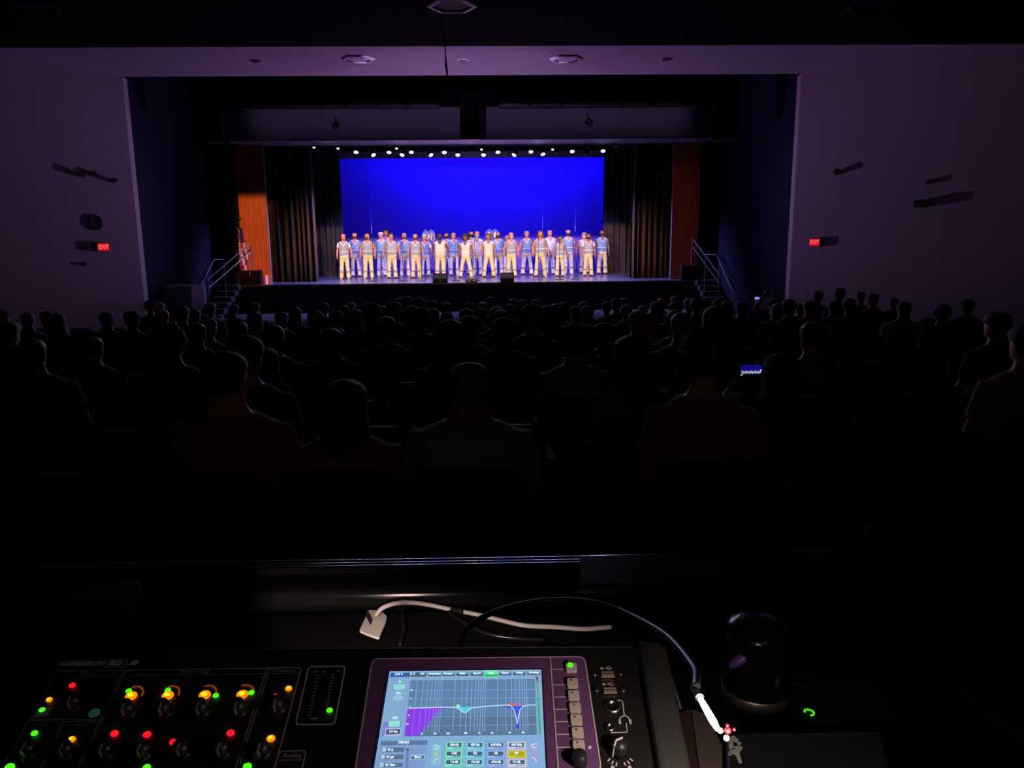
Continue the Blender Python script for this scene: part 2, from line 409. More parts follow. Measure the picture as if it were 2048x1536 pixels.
# ------------------------------------------------------------------ people: shared anatomy (1.75 m tall, facing -Y)
TORSO = [(0.78, .13, .10), (0.86, .165, .12), (0.93, .172, .125), (1.0, .165, .12), (1.08, .158, .115), (1.2, .170, .122), (1.30, .185, .128),
         (1.38, .190, .118), (1.43, .172, .100), (1.465, .122, .084), (1.49, .079, .070), (1.53, .064, .066), (1.56, .062, .066)]
HEAD = [(a, b, c*1.15, d*1.05) for a, b, c, d in [(1.515, 0.0, .030, .035), (1.53, -.022, .040, .052), (1.545, -.030, .050, .066), (1.57, -.022, .062, .083), (1.60, -.012, .068, .094),
        (1.635, -.006, .073, .100), (1.665, -.002, .076, .102), (1.69, .0, .077, .103), (1.712, .003, .071, .094), (1.729, .004, .058, .078),
        (1.741, .004, .041, .056), (1.748, .004, .024, .032), (1.75, .004, .010, .013)]]
def tor(z, fat=0.0):
    rx, ry = interp(TORSO, z); k = max(0, 1-abs(z-1.06)/0.26)
    return rx + fat*0.035*(0.5+k), ry + fat*0.05*k, -fat*0.035*k
def hd(z): return interp(HEAD, z)
def ringz(z, rx, ry, cy, n, xf=None, p=2.3):
    out = []
    for j in range(n):
        a = 2*PI*j/n; c, s_ = math.cos(a), math.sin(a)
        q = V(rx*math.copysign(abs(c)**(2/p), c), cy+ry*math.copysign(abs(s_)**(2/p), s_), z); out.append(xf @ q if xf else q)
    return out
def head_xf(turn=0.0, nod=0.0, dz=0.0):
    piv = V(0, 0.01, 1.53)
    return Matrix.Translation((0, 0, dz)) @ Matrix.Translation(piv) @ Matrix.Rotation(turn, 4, 'Z') @ Matrix.Rotation(nod, 4, 'X') @ Matrix.Translation(-piv)
def add_head(m, xf):
    m.loft([ringz(z, rx, ry, cy, 18, xf, 2.1) for z, cy, rx, ry in HEAD])
    m.ell((0, -.104, 1.628), (.015, .022, .026), xf=xf); m.ell((0, -.10, 1.648), (.010, .014, .030), xf=xf)
    m.ell((0, -.092, 1.588), (.026, .016, .012), xf=xf)
    m.ell((0, -.090, 1.682), (.055, .018, .010), xf=xf)
    for s in (-1, 1): m.ell((s*.078, .012, 1.642), (.012, .020, .032), xf=xf)
def add_hand(m, w, d, side, curl=0.35, s=1.0):
    """palm and five fingers; w wrist point, d pointing direction, thumb forward (-Y)"""
    d = d.normalized(); f = V(0, -1, 0); f = (f - d*f.dot(d)).normalized(); inn = d.cross(f)*(-side if d.cross(f).x*side > 0 else side)
    inn = V(-side, 0, 0); inn = (inn - d*inn.dot(d)); inn = (inn - f*inn.dot(f)).normalized()
    m.tube([w - d*0.02, w + d*0.03*s, w + d*0.085*s], [.024*s, .030*s, .030*s], 10)
    m.tube([w + f*.018*s + d*0.03*s, w + f*.022*s + d*0.085*s], [.021*s, .020*s], 8)
    m.tube([w - f*.018*s + d*0.03*s, w - f*.022*s + d*0.083*s], [.021*s, .019*s], 8)
    for k, L in ((1.5, .070), (.5, .080), (-.5, .074), (-1.5, .058)):
        b = w + d*.082*s + f*(k*.019*s)
        q = b + (d*(1-.2*curl) + inn*curl*.5).normalized()*L*.5*s
        e = q + (d*(1-curl) + inn*curl*1.2).normalized()*L*.5*s
        m.tube([b - d*.01, b, q, e], [.010*s, .0098*s, .0092*s, .0075*s], 8)
    b = w + f*.028*s + d*.025*s
    m.tube([b - f*.012, b + f*.018*s + d*.02*s, b + f*.026*s + d*.048*s + inn*.01, b + f*.022*s + d*.070*s + inn*.016], [.013*s, .013*s, .0105*s, .008*s], 8)
def limb(m, pts, rad, n=12):
    P = [Vector(p) for p in pts]; out = []; rr = []
    for i in range(len(P)-1):
        for t in (0, .33, .66): out.append(P[i].lerp(P[i+1], t)); rr.append(rad[i]+(rad[i+1]-rad[i])*t)
    out.append(P[-1]); rr.append(rad[-1]); m.tube(out, rr, n)
def surf(prof, lo, hi, off, na=40, nz=8, a0=0.0, a1=2*PI, p=2.3, xf=None, thick=0.008, closed=True):
    """a garment shell hugging the profile between two heights given per angle; angle measured from the front"""
    outer = []; inner = []
    for i in range(nz+1):
        t = i/nz; ro = []; ri = []
        for j in range(na if closed else na+1):
            a = a0 + (a1-a0)*j/na; th = a - PI/2
            z = lo(a) + (hi(a)-lo(a))*t; rx, ry, cy = prof(z); c, s_ = math.cos(th), math.sin(th)
            for o_, lst in ((off, ro), (off-thick, ri)):
                q = V((rx+o_)*math.copysign(abs(c)**(2/p), c), cy+(ry+o_)*math.copysign(abs(s_)**(2/p), s_), z)
                lst.append(xf @ q if xf else q)
        outer.append(ro); inner.append(ri)
    m = M().grid(outer, closed); m.grid([r[::-1] for r in inner], closed)
    for i in (0, -1):
        m.grid([outer[i], inner[i]], closed)
    if not closed:
        for k in (0, -1): m.grid([[r[k] for r in outer], [r[k] for r in inner]])
    return m
def adist(a): return min(a % (2*PI), 2*PI - a % (2*PI))      # angle away from the front
def sm(a, b, x):
    t = max(0, min(1, (x-a)/(b-a))); return t*t*(3-2*t)
def hprof(off):
    k = 1+off/.095
    return (lambda z: (lambda h: (h[1]*k, h[2]*k, h[0]*k+.002))(hd(1.64+(z-1.64)/k))), 1.64+.1097*k
def hair_cap(xf, front=1.705, side=1.665, back=1.575, off=0.012):
    prof, top = hprof(off)
    def lo(a):
        d = adist(a); return front + (side-front)*sm(.6, 1.4, d) + (back-side)*sm(1.5, 2.4, d)
    m = surf(prof, lo, lambda a: top, 0.001, 28, 12, p=2.1, xf=xf, thick=0.012)
    rx, ry, cy = prof(top); q = V(0, cy, top)
    m.ell((0, cy, top-.003), (rx+.004, ry+.004, .0045), 12, 4, xf)
    return m
def beard_mesh(xf, low=1.522, high=1.612, w=1.25, off=0.010):
    prof = lambda z: (lambda h: (h[1], h[2], h[0]))(hd(z))
    return surf(prof, lambda a: low + 0.03*sm(.7, 1.2, adist(a)), lambda a: high + .025*sm(.5, 1.2, adist(a)), off, 18, 6, -w, w, 2.1, xf, 0.016, False)

SKIN = {'fair': mat('skin_fair', (0.60, 0.235, 0.135), 0.55), 'tan': mat('skin_tan', (0.43, 0.165, 0.085), 0.55),
        'brown': mat('skin_brown', (0.22, 0.105, 0.06), 0.55), 'dark': mat('skin_dark', (0.10, 0.048, 0.03), 0.5)}
HAIRC = {'dark': mat('hair_dark', (0.02, 0.014, 0.012), 0.7, bump=0.4, bscale=120), 'brown': mat('hair_brown', (0.09, 0.05, 0.03), 0.7, bump=0.4, bscale=120),
         'grey': mat('hair_grey', (0.32, 0.30, 0.29), 0.7, bump=0.4, bscale=120), 'white': mat('hair_white', (0.7, 0.68, 0.65), 0.7, bump=0.4, bscale=120)}
EYEM = mat('eye_dark', (0.02, 0.015, 0.012), 0.2); MOUTHM = mat('mouth_dark', (0.10, 0.02, 0.02), 0.5)
VESTM = {'grey': mat('vest_grey', (0.33, 0.37, 0.47), 0.85, bump=0.2, bscale=250), 'blue': mat('vest_blue', (0.20, 0.33, 0.54), 0.85, bump=0.2, bscale=250),
         'white': mat('vest_white', (0.74, 0.68, 0.66), 0.85, bump=0.2, bscale=250), 'teal': mat('vest_teal', (0.17, 0.36, 0.44), 0.85, bump=0.2, bscale=250)}
TRIM = mat('white_knit_trim', (0.85, 0.83, 0.82), 0.8)
PANTS = mat('cream_trousers', (0.80, 0.66, 0.46), 0.85, bump=0.25, bscale=25)
PANTSW = mat('white_trousers', (0.76, 0.70, 0.66), 0.85, bump=0.25, bscale=25)
BAND = mat('grey_reflective_band', (0.36, 0.34, 0.38), 0.5)
SHOE = mat('dark_shoe', (0.07, 0.045, 0.035), 0.5); SHOEW = mat('pale_shoe', (0.55, 0.5, 0.45), 0.6)
GLASSM = mat('spectacle_frame', (0.02, 0.02, 0.02), 0.3)

def performer(px, ytop, yfeet, Y, label, skin='fair', vest='grey', hair='bald', hc='dark', beard=None, bc='dark', fat=0.0, stance=0.0, sleeves=False,
              turn=0.0, nod=-0.08, glasses=False, mouth=0.5, pants=PANTS, arm=0.0, band=True, stripe=True, lean=0.0):
    p = atY(px, yfeet, Y); top = atY(px, ytop, Y).z; H = top - ST; k = H/1.766
    root = thing('person', label, 'person', (p.x, Y, ST), 0, 'singers on the stage'); root.scale = (k, k, k)
    rnd = random.Random(int(px*10)); root.rotation_euler = (0, 0, rnd.uniform(-.16, .16)); xf = head_xf(turn, nod) @ Matrix.Translation((0, 0, 1.55)) @ Matrix.Diagonal((1.11, 1.09, 1.08, 1)) @ Matrix.Translation((0, 0, -1.55))
    st = 0.135 + stance*.8
    m = M()
    m.loft([ringz(z, tor(z, fat)[0]-.004, tor(z, fat)[1]-.004, tor(z, fat)[2], 22) for z in [.80, .9, 1.0, 1.1, 1.2, 1.3, 1.38, 1.43, 1.465, 1.49, 1.53, 1.57]])
    add_head(m, xf)
    for s in (-1, 1):
        sp = .045*rnd.random() + arm + fat*.03; fy = rnd.uniform(-.05, .03)
        sh = V(s*.180, .0, 1.408); el = V(s*(.248+sp), .03, 1.135); wr = V(s*(.258+sp*1.1), -.055+fy, .885)
        limb(m, [sh, el, el.lerp(wr, .3), wr], [.060+fat*.006, .044, .044, .027])
        add_hand(m, wr, (wr-el)+V(0, -.02, -.06), s)
        ft = V(s*st, -.02, .075)
        limb(m, [V(s*.088, 0, .86), V(s*(.088+st)/2, -.012, .49), ft, V(ft.x, ft.y-.05, .04)], [.078, .052, .036, .034])
    link('body', remesh(m, .0105, 2, 'body', SKIN[skin]), root, recalc=False)
    # trousers
    m = M(); zs = [.80, .86, .93, .985]
    m.loft([ringz(z, tor(max(z, .86), fat)[0]+.014, tor(max(z, .86), fat)[1]+.014, tor(z, fat)[2], 22) for z in zs])
    for s in (-1, 1):
        hipx = s*(.088+fat*.008); kn = V(s*(.088+st)/2+s*.008, -.012, .48); an = V(s*(st+.004), -.015, .055)
        hp = V(hipx, 0, .86)
        pts = [hp, hp.lerp(kn, .5), kn, kn.lerp(an, .33), kn.lerp(an, .66), an]
        m.tube(pts, [.099+fat*.006, .091, .080, .083, .082, .088], 16)
    tr = link('trousers', crumple(remesh(m, .016, 2, 'trousers', pants), .009, 9, px), root, recalc=False)
    if band:
        mb = M()
        for s in (-1, 1):
            kn = V(s*(.088+st)/2+s*.008, -.012, .48); an = V(s*(st+.004), -.015, .055); a, b = kn.lerp(an, .35), kn.lerp(an, .52)
            mb.tube([a, b], [.0905, .0915], 18)
        ob('reflective_band', mb, BAND, tr, True)
    for s in (-1, 1):
        m = M(); c = V(s*st, -.07, 0); yaw = s*(.18+stance)
        R = Matrix.Translation(c) @ Matrix.Rotation(yaw, 4, 'Z')
        m.loft([ringz(z, rx, ry, cy, 14, R) for z, rx, ry, cy in ((0, .046, .125, -.01), (.03, .048, .128, -.01), (.06, .042, .10, .015), (.09, .036, .055, .045))])
        ob('shoe', m, SHOE if rnd.random() < .7 else SHOEW, root, True)
    # vest
    prof = lambda z: tor(z, fat)
    vtop = lambda a: 1.315 + (1.474-1.315)*min(1, adist(a)/.62)**.8 if adist(a) < .62 else 1.474 - .010*sm(1.2, 2.6, adist(a))
    hem = lambda a: .905 + .012*math.sin(a*2+px)
    vs = ob('vest', surf(prof, hem, vtop, .020, 48, 12), VESTM[vest], root, True); crumple(vs.data, .004, 10, px)
    ob('collar_trim', surf(prof, lambda a: vtop(a)-.026, lambda a: vtop(a)+.004, .0245, 48, 2), TRIM, vs, True)
    if stripe:
        ob('stripe', surf(prof, lambda a: 1.075+.008*math.sin(a+px), lambda a: 1.098+.008*math.sin(a+px), .0235, 40, 2), TRIM, vs, True)
    ob('waistband', surf(prof, lambda a: hem(a)-.008, lambda a: hem(a)+.020, .0225, 40, 2), TRIM if vest != 'white' else VESTM['white'], vs, True)
    for s in (-1, 1):
        sp = .015 + arm + fat*.03
        sh = V(s*.172, .0, 1.412); el = V(s*(.248+sp), .03, 1.135); L = .62 if sleeves else .16
        m = M(); limb(m, [sh, sh.lerp(el, L*.5), sh.lerp(el, L)], [.068, .070+fat*.005, .066+fat*.004 if sleeves else .070])
        ob('sleeve' , m, TRIM if sleeves else VESTM[vest], root if sleeves else vs, True)
    # face
    for s in (-1, 1):
        ob('eye', M().ell((s*.031, -.096, 1.664), (.013, .008, .007), 10, 6, xf), EYEM, root, True)
    ob('mouth', M().ell((0, -.103, 1.584), (.018, .009, .006+.014*mouth), 10, 6, xf), MOUTHM, root, True)
    if hair == 'short': ob('hair', hair_cap(xf), HAIRC[hc], root, True)
    if hair == 'thin': ob('hair', hair_cap(xf, 1.735, 1.69, 1.59, .006), HAIRC[hc], root, True)
    if hair == 'tall': ob('hair', hair_cap(xf, 1.70, 1.66, 1.57, .026), HAIRC[hc], root, True)
    if hair == 'fringe':
        ob('hair', surf(lambda z: (lambda h: (h[1], h[2], h[0]))(hd(z)), lambda a: 1.58, lambda a: 1.675, .010, 20, 4, 1.5, 2*PI-1.5, 2.1, xf, .016, False), HAIRC[hc], root, True)
    if hair in ('afro', 'long'):
        m = M()
        if hair == 'afro':
            rr = random.Random(3)
            for i in range(70):
                a, b = rr.random()*2*PI, rr.uniform(-.55, 1.4); q = V(math.cos(a)*math.cos(b)*.125, math.sin(a)*math.cos(b)*.115+.03, 1.665+math.sin(b)*.125)
                if q.y < -.055 and 1.55 < q.z < 1.725: continue
                m.ell(q, (.045, .045, .045), 10, 6, xf)
        else:
            hcap = hair_cap(xf, 1.715, 1.62, 1.50, .016); m.v, m.f, m.m = hcap.v, hcap.f, hcap.m
            for s in (-1, 1): m.tube([xf @ V(s*.083, .02, 1.70), xf @ V(s*.095, .02, 1.60), xf @ V(s*.098, .0, 1.50), xf @ V(s*.085, -.02, 1.44)], [.02, .028, .028, .016], 10)
        ob('hair', m, HAIRC[hc], root, True)
    if beard:
        a = {'short': (1.524, 1.606, 1.2, .007), 'full': (1.515, 1.612, 1.35, .013), 'goatee': (1.518, 1.60, .5, .011), 'long': (1.515, 1.61, 1.3, .014)}[beard]
        m = beard_mesh(xf, *a)
        if beard == 'long': m.tube([xf @ V(0, -.065, 1.56), xf @ V(0, -.09, 1.49), xf @ V(0, -.10, 1.42), xf @ V(0, -.10, 1.38)], [.05, .05, .034, .008], 12)
        ob('beard', m, HAIRC[bc], root, True)
    if glasses:
        m = M()
        for s in (-1, 1):
            m.tube([xf @ V(s*.032+.024*math.cos(t*PI/6), -.108, 1.664+.018*math.sin(t*PI/6)) for t in range(13)], .0028, 6)
            m.tube([xf @ V(s*.056, -.106, 1.668), xf @ V(s*.082, .01, 1.668)], .0028, 6)
        m.tube([xf @ V(-.008, -.109, 1.667), xf @ V(.008, -.109, 1.667)], .0028, 6)
        ob('glasses', m, GLASSM, root)
    return root

FR, BK, FB = 31.3, 32.8, 33.9
P = performer
P(690.5, 468, 557.7, FR, 'slim bald singer with glasses and short white sleeves, end of line by lit curtain', 'fair', 'grey', 'bald', glasses=True, sleeves=True, mouth=.3)
P(713, 465.7, 554, BK, 'bearded singer in shaded blue vest between the two end singers by the lit curtain', 'fair', 'blue', 'thin', 'brown', 'short', 'brown', fat=.3, pants=PANTSW, turn=.2)
P(738, 467, 558.4, FR, 'heavy singer in grey vest with chin beard behind the first microphone stand', 'fair', 'grey', 'thin', 'brown', 'goatee', 'dark', fat=.7)
P(765, 464.7, 554, BK, 'white-haired singer with grey beard in a teal vest', 'fair', 'teal', 'short', 'white', 'goatee', 'grey', fat=.4, pants=PANTSW, mouth=1.0)
P(774.5, 459.5, 550, FB, 'tall smiling dark-haired singer at the very back, mostly hidden', 'tan', 'white', 'tall', 'dark', None, fat=0, pants=PANTSW, turn=.35, mouth=.4)
P(785, 467, 558, FR, 'stout singer in grey vest and bracelet, mouth wide open, short brown hair', 'fair', 'grey', 'short', 'brown', None, fat=.8, mouth=1.2, arm=.01)
P(811, 466, 554, BK, 'balding singer in light blue vest with white sleeves in the back line', 'fair', 'blue', 'thin', 'grey', 'goatee', 'brown', fat=.3, sleeves=True, pants=PANTSW)
P(833, 468, 558, FR, 'bald singer in pale grey vest right behind the third microphone stand', 'fair', 'grey', 'bald', 'dark', 'short', 'brown', fat=.5, mouth=.8, arm=.015)
P(851.5, 470, 554, BK, 'singer in blue vest and white sleeves standing under a silver pom-pom, fair hair', 'fair', 'blue', 'short', 'white', None, fat=.2, sleeves=True, pants=PANTSW)
P(881.5, 467, 556.5, FR, 'dark-skinned singer in pale pink-white vest behind a floor monitor', 'dark', 'white', 'thin', 'dark', 'short', 'dark', fat=.5, arm=.02)
P(895, 465.4, 553, FB, 'singer with thick dark beard and white top in the back line', 'fair', 'white', 'short', 'dark', 'full', 'dark', fat=.2, pants=PANTSW, mouth=.8)
P(908.7, 465.4, 552.6, BK, 'bald singer with glasses in striped blue vest, beside the singer with big curly hair', 'fair', 'blue', 'bald', glasses=True, fat=.2, pants=PANTSW)
P(932.4, 470.5, 558, FR, 'singer with big dark curly hair standing wide-legged in white vest', 'brown', 'white', 'afro', 'dark', None, stance=.12, arm=.01)
P(944, 461.7, 551, FB, 'tall singer with dark beard in white top behind the curly-haired singer', 'fair', 'white', 'short', 'dark', 'full', 'dark', pants=PANTSW)
P(955.6, 462.5, 552.6, BK, 'bald singer with very long grey beard in white vest', 'fair', 'white', 'bald', 'grey', 'long', 'grey', fat=.3, stripe=False, pants=PANTSW)
P(978, 467, 554.8, FR, 'dark-haired singer in plain white vest, wide baggy trousers, at centre front', 'tan', 'white', 'short', 'dark', None, stance=.08, mouth=.5, stripe=False)
P(997, 464, 552.5, BK, 'bearded singer in blue vest with white stripe under the silver tinsel head', 'tan', 'blue', 'thin', 'dark', 'full', 'dark', fat=.5, mouth=.6)
P(1014.7, 470.5, 550.5, FB, 'bald singer almost hidden behind the goateed man', 'fair', 'white', 'bald', pants=PANTSW)
P(1023, 464.7, 555, FR, 'bald singer with white goatee in grey-blue vest behind a floor monitor', 'fair', 'grey', 'fringe', 'grey', 'goatee', 'white', fat=.3, mouth=.8, arm=.01)
P(1054, 462.5, 551.8, BK, 'grey-haired singer in blue-grey vest standing apart with loose pale trousers', 'fair', 'blue', 'short', 'grey', 'goatee', 'grey', fat=.3, stance=.05, pants=PANTSW)
P(1081, 461.7, 554.8, FR, 'long-haired singer in olive-grey vest behind the sixth microphone stand', 'fair', 'grey', 'long', 'brown', None, fat=.5, stance=.06, mouth=.7, turn=-.15)
P(1099.7, 460.3, 550, BK, 'big bald singer in plain white vest in the back line', 'fair', 'white', 'bald', None, None, fat=.8, stripe=False, pants=PANTSW)
P(1120, 472.7, 554, FR, 'short singer with glasses in grey-blue vest, smallest of the front line', 'tan', 'grey', 'thin', 'dark', 'goatee', 'grey', fat=.2, glasses=True)
P(1136, 459.5, 550, BK, 'tall bald bearded singer in bright blue vest in the back line', 'fair', 'blue', 'bald', 'dark', 'full', 'dark', fat=.4, pants=PANTSW)
P(1167.8, 464.7, 549.5, FB, 'white-bearded singer in pale shirt half hidden at the back', 'fair', 'white', 'thin', 'white', 'full', 'white', fat=.2, pants=PANTSW, turn=-.2)
P(1176, 467, 554, FR, 'dark-haired singer with grey vest over white short sleeves', 'tan', 'grey', 'short', 'dark', 'short', 'dark', fat=.5, sleeves=True)
P(1203.7, 460.3, 550.4, BK, 'tall dark-haired singer looking aside, last in line beside the blue-lit curtain', 'brown', 'blue', 'short', 'dark', 'short', 'dark', fat=.2, turn=-.6, nod=-.2)

# ------------------------------------------------------------------ things on the stage
def mic_stand(px, ybase, ytop, tx, label):
    b = atZ(px, ybase, ST); t = atY(tx, ytop, b.y); h = t.z-ST
    r = thing('microphone_stand', label, 'microphone stand', (b.x, b.y, ST), random.uniform(-.5, .5), 'microphone stands along the stage front')
    ob('base', M().cyl((0, 0, 0), .155, .018, 28).cyl((0, 0, .018), .145, .014, 28, r2=.03), DARKSTEEL, r)
    ob('pole', M().tube([V(0, 0, .03), V(0, 0, h*.55)], .013, 10).tube([V(0, 0, h*.5), V(t.x-b.x, 0, h-.12)], .009, 10), DARKSTEEL, r)
    ob('clutch', M().cyl((0, 0, h*.5), .02, .07, 12), BLACK, r)
    mc = ob('microphone', M().tube([V(t.x-b.x, .03, h-.13), V(t.x-b.x, -.01, h-.05)], [.012, .017], 10).ell((t.x-b.x, -.02, h-.025), (.026, .026, .03)), DARKSTEEL, r, True)
    return r
mic_stand(748, 562.5, 480, 745, 'microphone stand before the heavy singer with chin beard')
mic_stand(807, 562.5, 483, 804.7, 'microphone stand before the balding singer with white sleeves')
mic_stand(844, 562.5, 481.5, 841.6, 'microphone stand beside the bald singer in pale grey vest')
mic_stand(911.6, 561.5, 478.6, 909.7, 'microphone stand before the bald singer with glasses in blue')
mic_stand(952.5, 562, 478, 949, 'microphone stand nearest the small box on the stage lip')
mic_stand(1077, 560, 476, 1077, 'microphone stand before the long-haired singer')
mic_stand(1119, 559, 478, 1119, 'microphone stand before the short singer with glasses')
mic_stand(1151, 559, 486, 1151, 'microphone stand nearest the flagless end of the line')
def monitor(px0, px1, yt, yb, label):
    a = atZ(px0, yb, ST); b = atZ(px1, yb, ST); wd = b.x-a.x; h = atY(px0, yt, a.y).z-ST
    r = thing('floor_monitor', label, 'speaker', ((a.x+b.x)/2, a.y+.22, ST), 0, 'floor monitors on the stage edge')
    sec = [(-.22, 0), (.22, 0), (.22, h*.35), (.08, h), (-.10, h), (-.22, h*.42)]
    ob('cabinet', M().loft([[V(x, y, z) for y, z in sec] for x in (-wd/2, wd/2)]), mat('monitor_black', (.004, .004, .005), .9, spec=.05), r, bevel=.012)
    ob('grille', M().loft([[V(x, y, z) for y, z in ((.212, h*.40), (.23, h*.42), (.10, h*.97), (.085, h*.93))] for x in (-wd/2+.03, wd/2-.03)]), GRILLE, r)
    ob('rear_panel', M().box((-wd/2+.03, -.226, h*.46), (wd/2-.03, -.20, h*.47)).loft([[V(x, y, z) for y, z in ((-.214, h*.45), (-.20, h*.45), (-.105, h*.95), (-.118, h*.95))] for x in (-wd/2+.025, wd/2-.025)]), mat('monitor_grey', (.014, .018, .026), .9, spec=.05), r)
    ob('handle', M().box((-.06, -.226, h*.12), (.06, -.215, h*.24)), BLACKGLOSS, r)
monitor(865.5, 894, 547.5, 566, 'black wedge floor monitor before the dark-skinned singer in white')
monitor(1001, 1028.5, 546, 565, 'black wedge floor monitor before the white-goateed singer')
p = atZ(943, 566, ST)
r = thing('footlight_box', 'small black light box on the stage lip at centre', 'stage light', (p.x, 27.93, ST))
ob('housing', M().box((-.2, -.1, 0), (.2, .12, .12)), BLACK, r, bevel=.01)
ob('yoke', M().tube([V(-.23, 0, .03), V(-.23, 0, .16), V(.23, 0, .16), V(.23, 0, .03)], .012, 8), DARKSTEEL, r)
ob('lens', M().cyl((-.1, -.1, .06), .04, -.012, 16, 'y').cyl((.1, -.1, .06), .04, -.012, 16, 'y'), mat('violet_lens', (.1, .06, .14), .2, emit=.06, ecol=(.5, .2, 1)), r)
def tinsel(px, yt, yb, wpx, label, pole=True, Y=34.4):
    c = atY(px, (yt+yb)/2, Y); rx = wpx/2*Y/FPX; rz = (yb-yt)/2*Y/FPX
    r = thing('tinsel_head', label, 'pom-pom', (c.x, Y, ST)); h = c.z-ST
    m = M(); rr = random.Random(int(px))
    for i in range(130):
        a = rr.random()*2*PI; e = rr.uniform(.05, 1.0); lob = rr.choice((-.45, .45))*rx
        q0 = V(lob*.4, 0, h-rz*.2)
        q1 = q0 + V(math.cos(a)*rx*.55*e + lob*.5, math.sin(a)*rx*.5*e, rz*(1.1-.5*e))
        q2 = q1 + V(math.cos(a)*rx*.25 + lob*.25, math.sin(a)*rx*.3, -rz*.5)
        q3 = q2 + V(math.cos(a)*rx*.08, math.sin(a)*rx*.1, -rz*rr.uniform(.4, 1.2))
        q3.x = max(-rx, min(rx, q3.x)); q2.x = max(-rx, min(rx, q2.x))
        sd = V(-math.sin(a), math.cos(a), 0)*.022
        m.grid([[k-sd, k+sd] for k in (q0, q1, q2, q3)]); m.grid([[k+sd+V(0, 0, .004), k-sd+V(0, 0, .004)] for k in (q0, q1, q2, q3)])
    ob('tinsel', m, mat('silver_tinsel', (.85, .85, .85), .28, .75), r)
    ob('pole', M().cyl((0, 0, 0), .05, h, 12).cyl((0, 0, 0), .22, .03, 20), mat('silver_pole', (.35, .37, .42), .4, .5), r)
tinsel(857, 457.5, 481, 26, 'silver two-lobed tinsel plume above the singer with fair hair')
tinsel(984.5, 456.5, 474, 26, 'silver tinsel plume behind the singer at centre front')
# hanging microphone wires
for px, y0, y1, lab in ((743.5, 300, 470, 'thin wire hanging over the heavy singer with chin beard'), (1085, 300, 460, 'thin wire hanging over the long-haired singer'),
                        (1150.5, 300, 467, 'thin wire hanging over the tall bald bearded singer')):
    t = atY(px, y0, 33.2); b = atY(px, y1, 33.2)
    r = thing('hanging_microphone', lab, 'microphone', (b.x, 33.2, b.z), 0, 'choir microphones over the singers')
    ob('wire', M().tube([V(0, 0, .1), V(0, 0, 7.4-b.z)], .006, 6), mat('pale_wire', (.5, .5, .55), .5), r)
    ob('capsule', M().tube([V(0, 0, .1), V(0, -.02, .0)], [.012, .016], 10), DARKSTEEL, r)

# first electric: pipe and lamps
EY = 30.0
ez = Z(292, EY)
r = thing('lighting_pipe', 'long black pipe carrying the row of stage lamps', 'pipe', (0, EY, ez))
ob('pipe', M().tube([V(X(540, EY), 0, 0), V(X(1340, EY), 0, 0)], .03, 12), BLACK, r)
m = M()
for i in range(9): m.tube([V(-6+12*i/8, 0, 0), V(-6+12*i/8, 0, 1.2)], .008, 6)
ob('suspension_wire', m, DARKSTEEL, r)
LENS = mat('lamp_lens_white', (.6, .8, .8), .2, emit=6, ecol=(.62, 1.0, .92)); LENSW = mat('lamp_lens_warm', (.8, .7, .6), .2, emit=2.5, ecol=(1, .86, .62))
def stage_lamp(px, py, label, kind='par', yaw=0.0, warm=False, on=True):
    c = atY(px, py, EY-.1); sc = 1.0
    r = thing('stage_lamp', label, 'stage light', (c.x, EY, ez), 0, 'stage lamps on the front pipe')
    rel = V(0, 0, c.z-ez)
    d = V(math.sin(yaw), -.55, -.83).normalized(); q = d.to_track_quat('Z', 'Y').to_matrix().to_4x4()
    xf = Matrix.Translation(V(0, -.1, rel.z)) @ q
    R = .085 if kind != 'mini' else .05; L = {'par': .24, 'ellipsoidal': .50, 'mini': .12}[kind]
    body = M().cyl((0, 0, -L), R*.75, L*.55, 18, r2=R*.85, xf=xf).cyl((0, 0, -L*.45), R*1.05, L*.45, 18, xf=xf)
    ob('housing', body, BLACK, r)
    ob('lens', M().ell((0, 0, .0), (R*.95, R*.95, .02), 18, 8, xf), (LENSW if warm else LENS) if on else BLACKGLOSS, r, True)
    ob('yoke', M().tube([xf @ V(-R*1.25, 0, -L*.4), V(-R, -.02, -.07), V(0, 0, -.04)], .01, 6).tube([xf @ V(R*1.25, 0, -L*.4), V(R, -.02, -.07), V(0, 0, -.04)], .01, 6), DARKSTEEL, r)
    ob('clamp', M().box((-.025, -.04, -.05), (.025, .04, .045)), DARKSTEEL, r)
    if kind == 'ellipsoidal':
        ob('gate_shutter', M().box((-.07, -.07, -L*.62), (.07, .07, -L*.58), xf), STEEL, r)
lamps = [(712, 304.5, 'par', 0), (747, 310, 'ellipsoidal', .5), (778, 305, 'par', 0), (804, 310, 'ellipsoidal', -.2), (822.7, 304.5, 'par', 0), (862, 310, 'ellipsoidal', .45),
         (888.7, 305, 'par', 0), (915.5, 310, 'ellipsoidal', .05), (967, 310, 'ellipsoidal', 0), (996, 304.5, 'par', 0), (1028, 310, 'ellipsoidal', -.5), (1061.7, 303.8, 'par', 0),
         (1086, 308.5, 'ellipsoidal', .2), (1144.5, 303, 'par', 0), (1206, 302, 'par', 0)]
for i, (x, y, k, yw) in enumerate(lamps):
    stage_lamp(x, y, f'bright white {"short can" if k == "par" else "long"} stage lamp, {ordn(i+1)} bright lens along the pipe from the flag side', k, yw)
for x, y, lab in ((628, 295, 'tiny warm lamp at the flag end of the pipe, outermost'), (676, 297, 'tiny warm lamp at the flag end of the pipe, second one in'),
                  (793, 297, 'tiny warm lamp between third and fourth bright lenses'), (963, 299, 'tiny warm lamp just above the ninth bright lens'), (1105, 299, 'tiny warm lamp beside the unlit can near the thirteenth lens')):
    stage_lamp(x, y, lab, 'mini', 0, True)
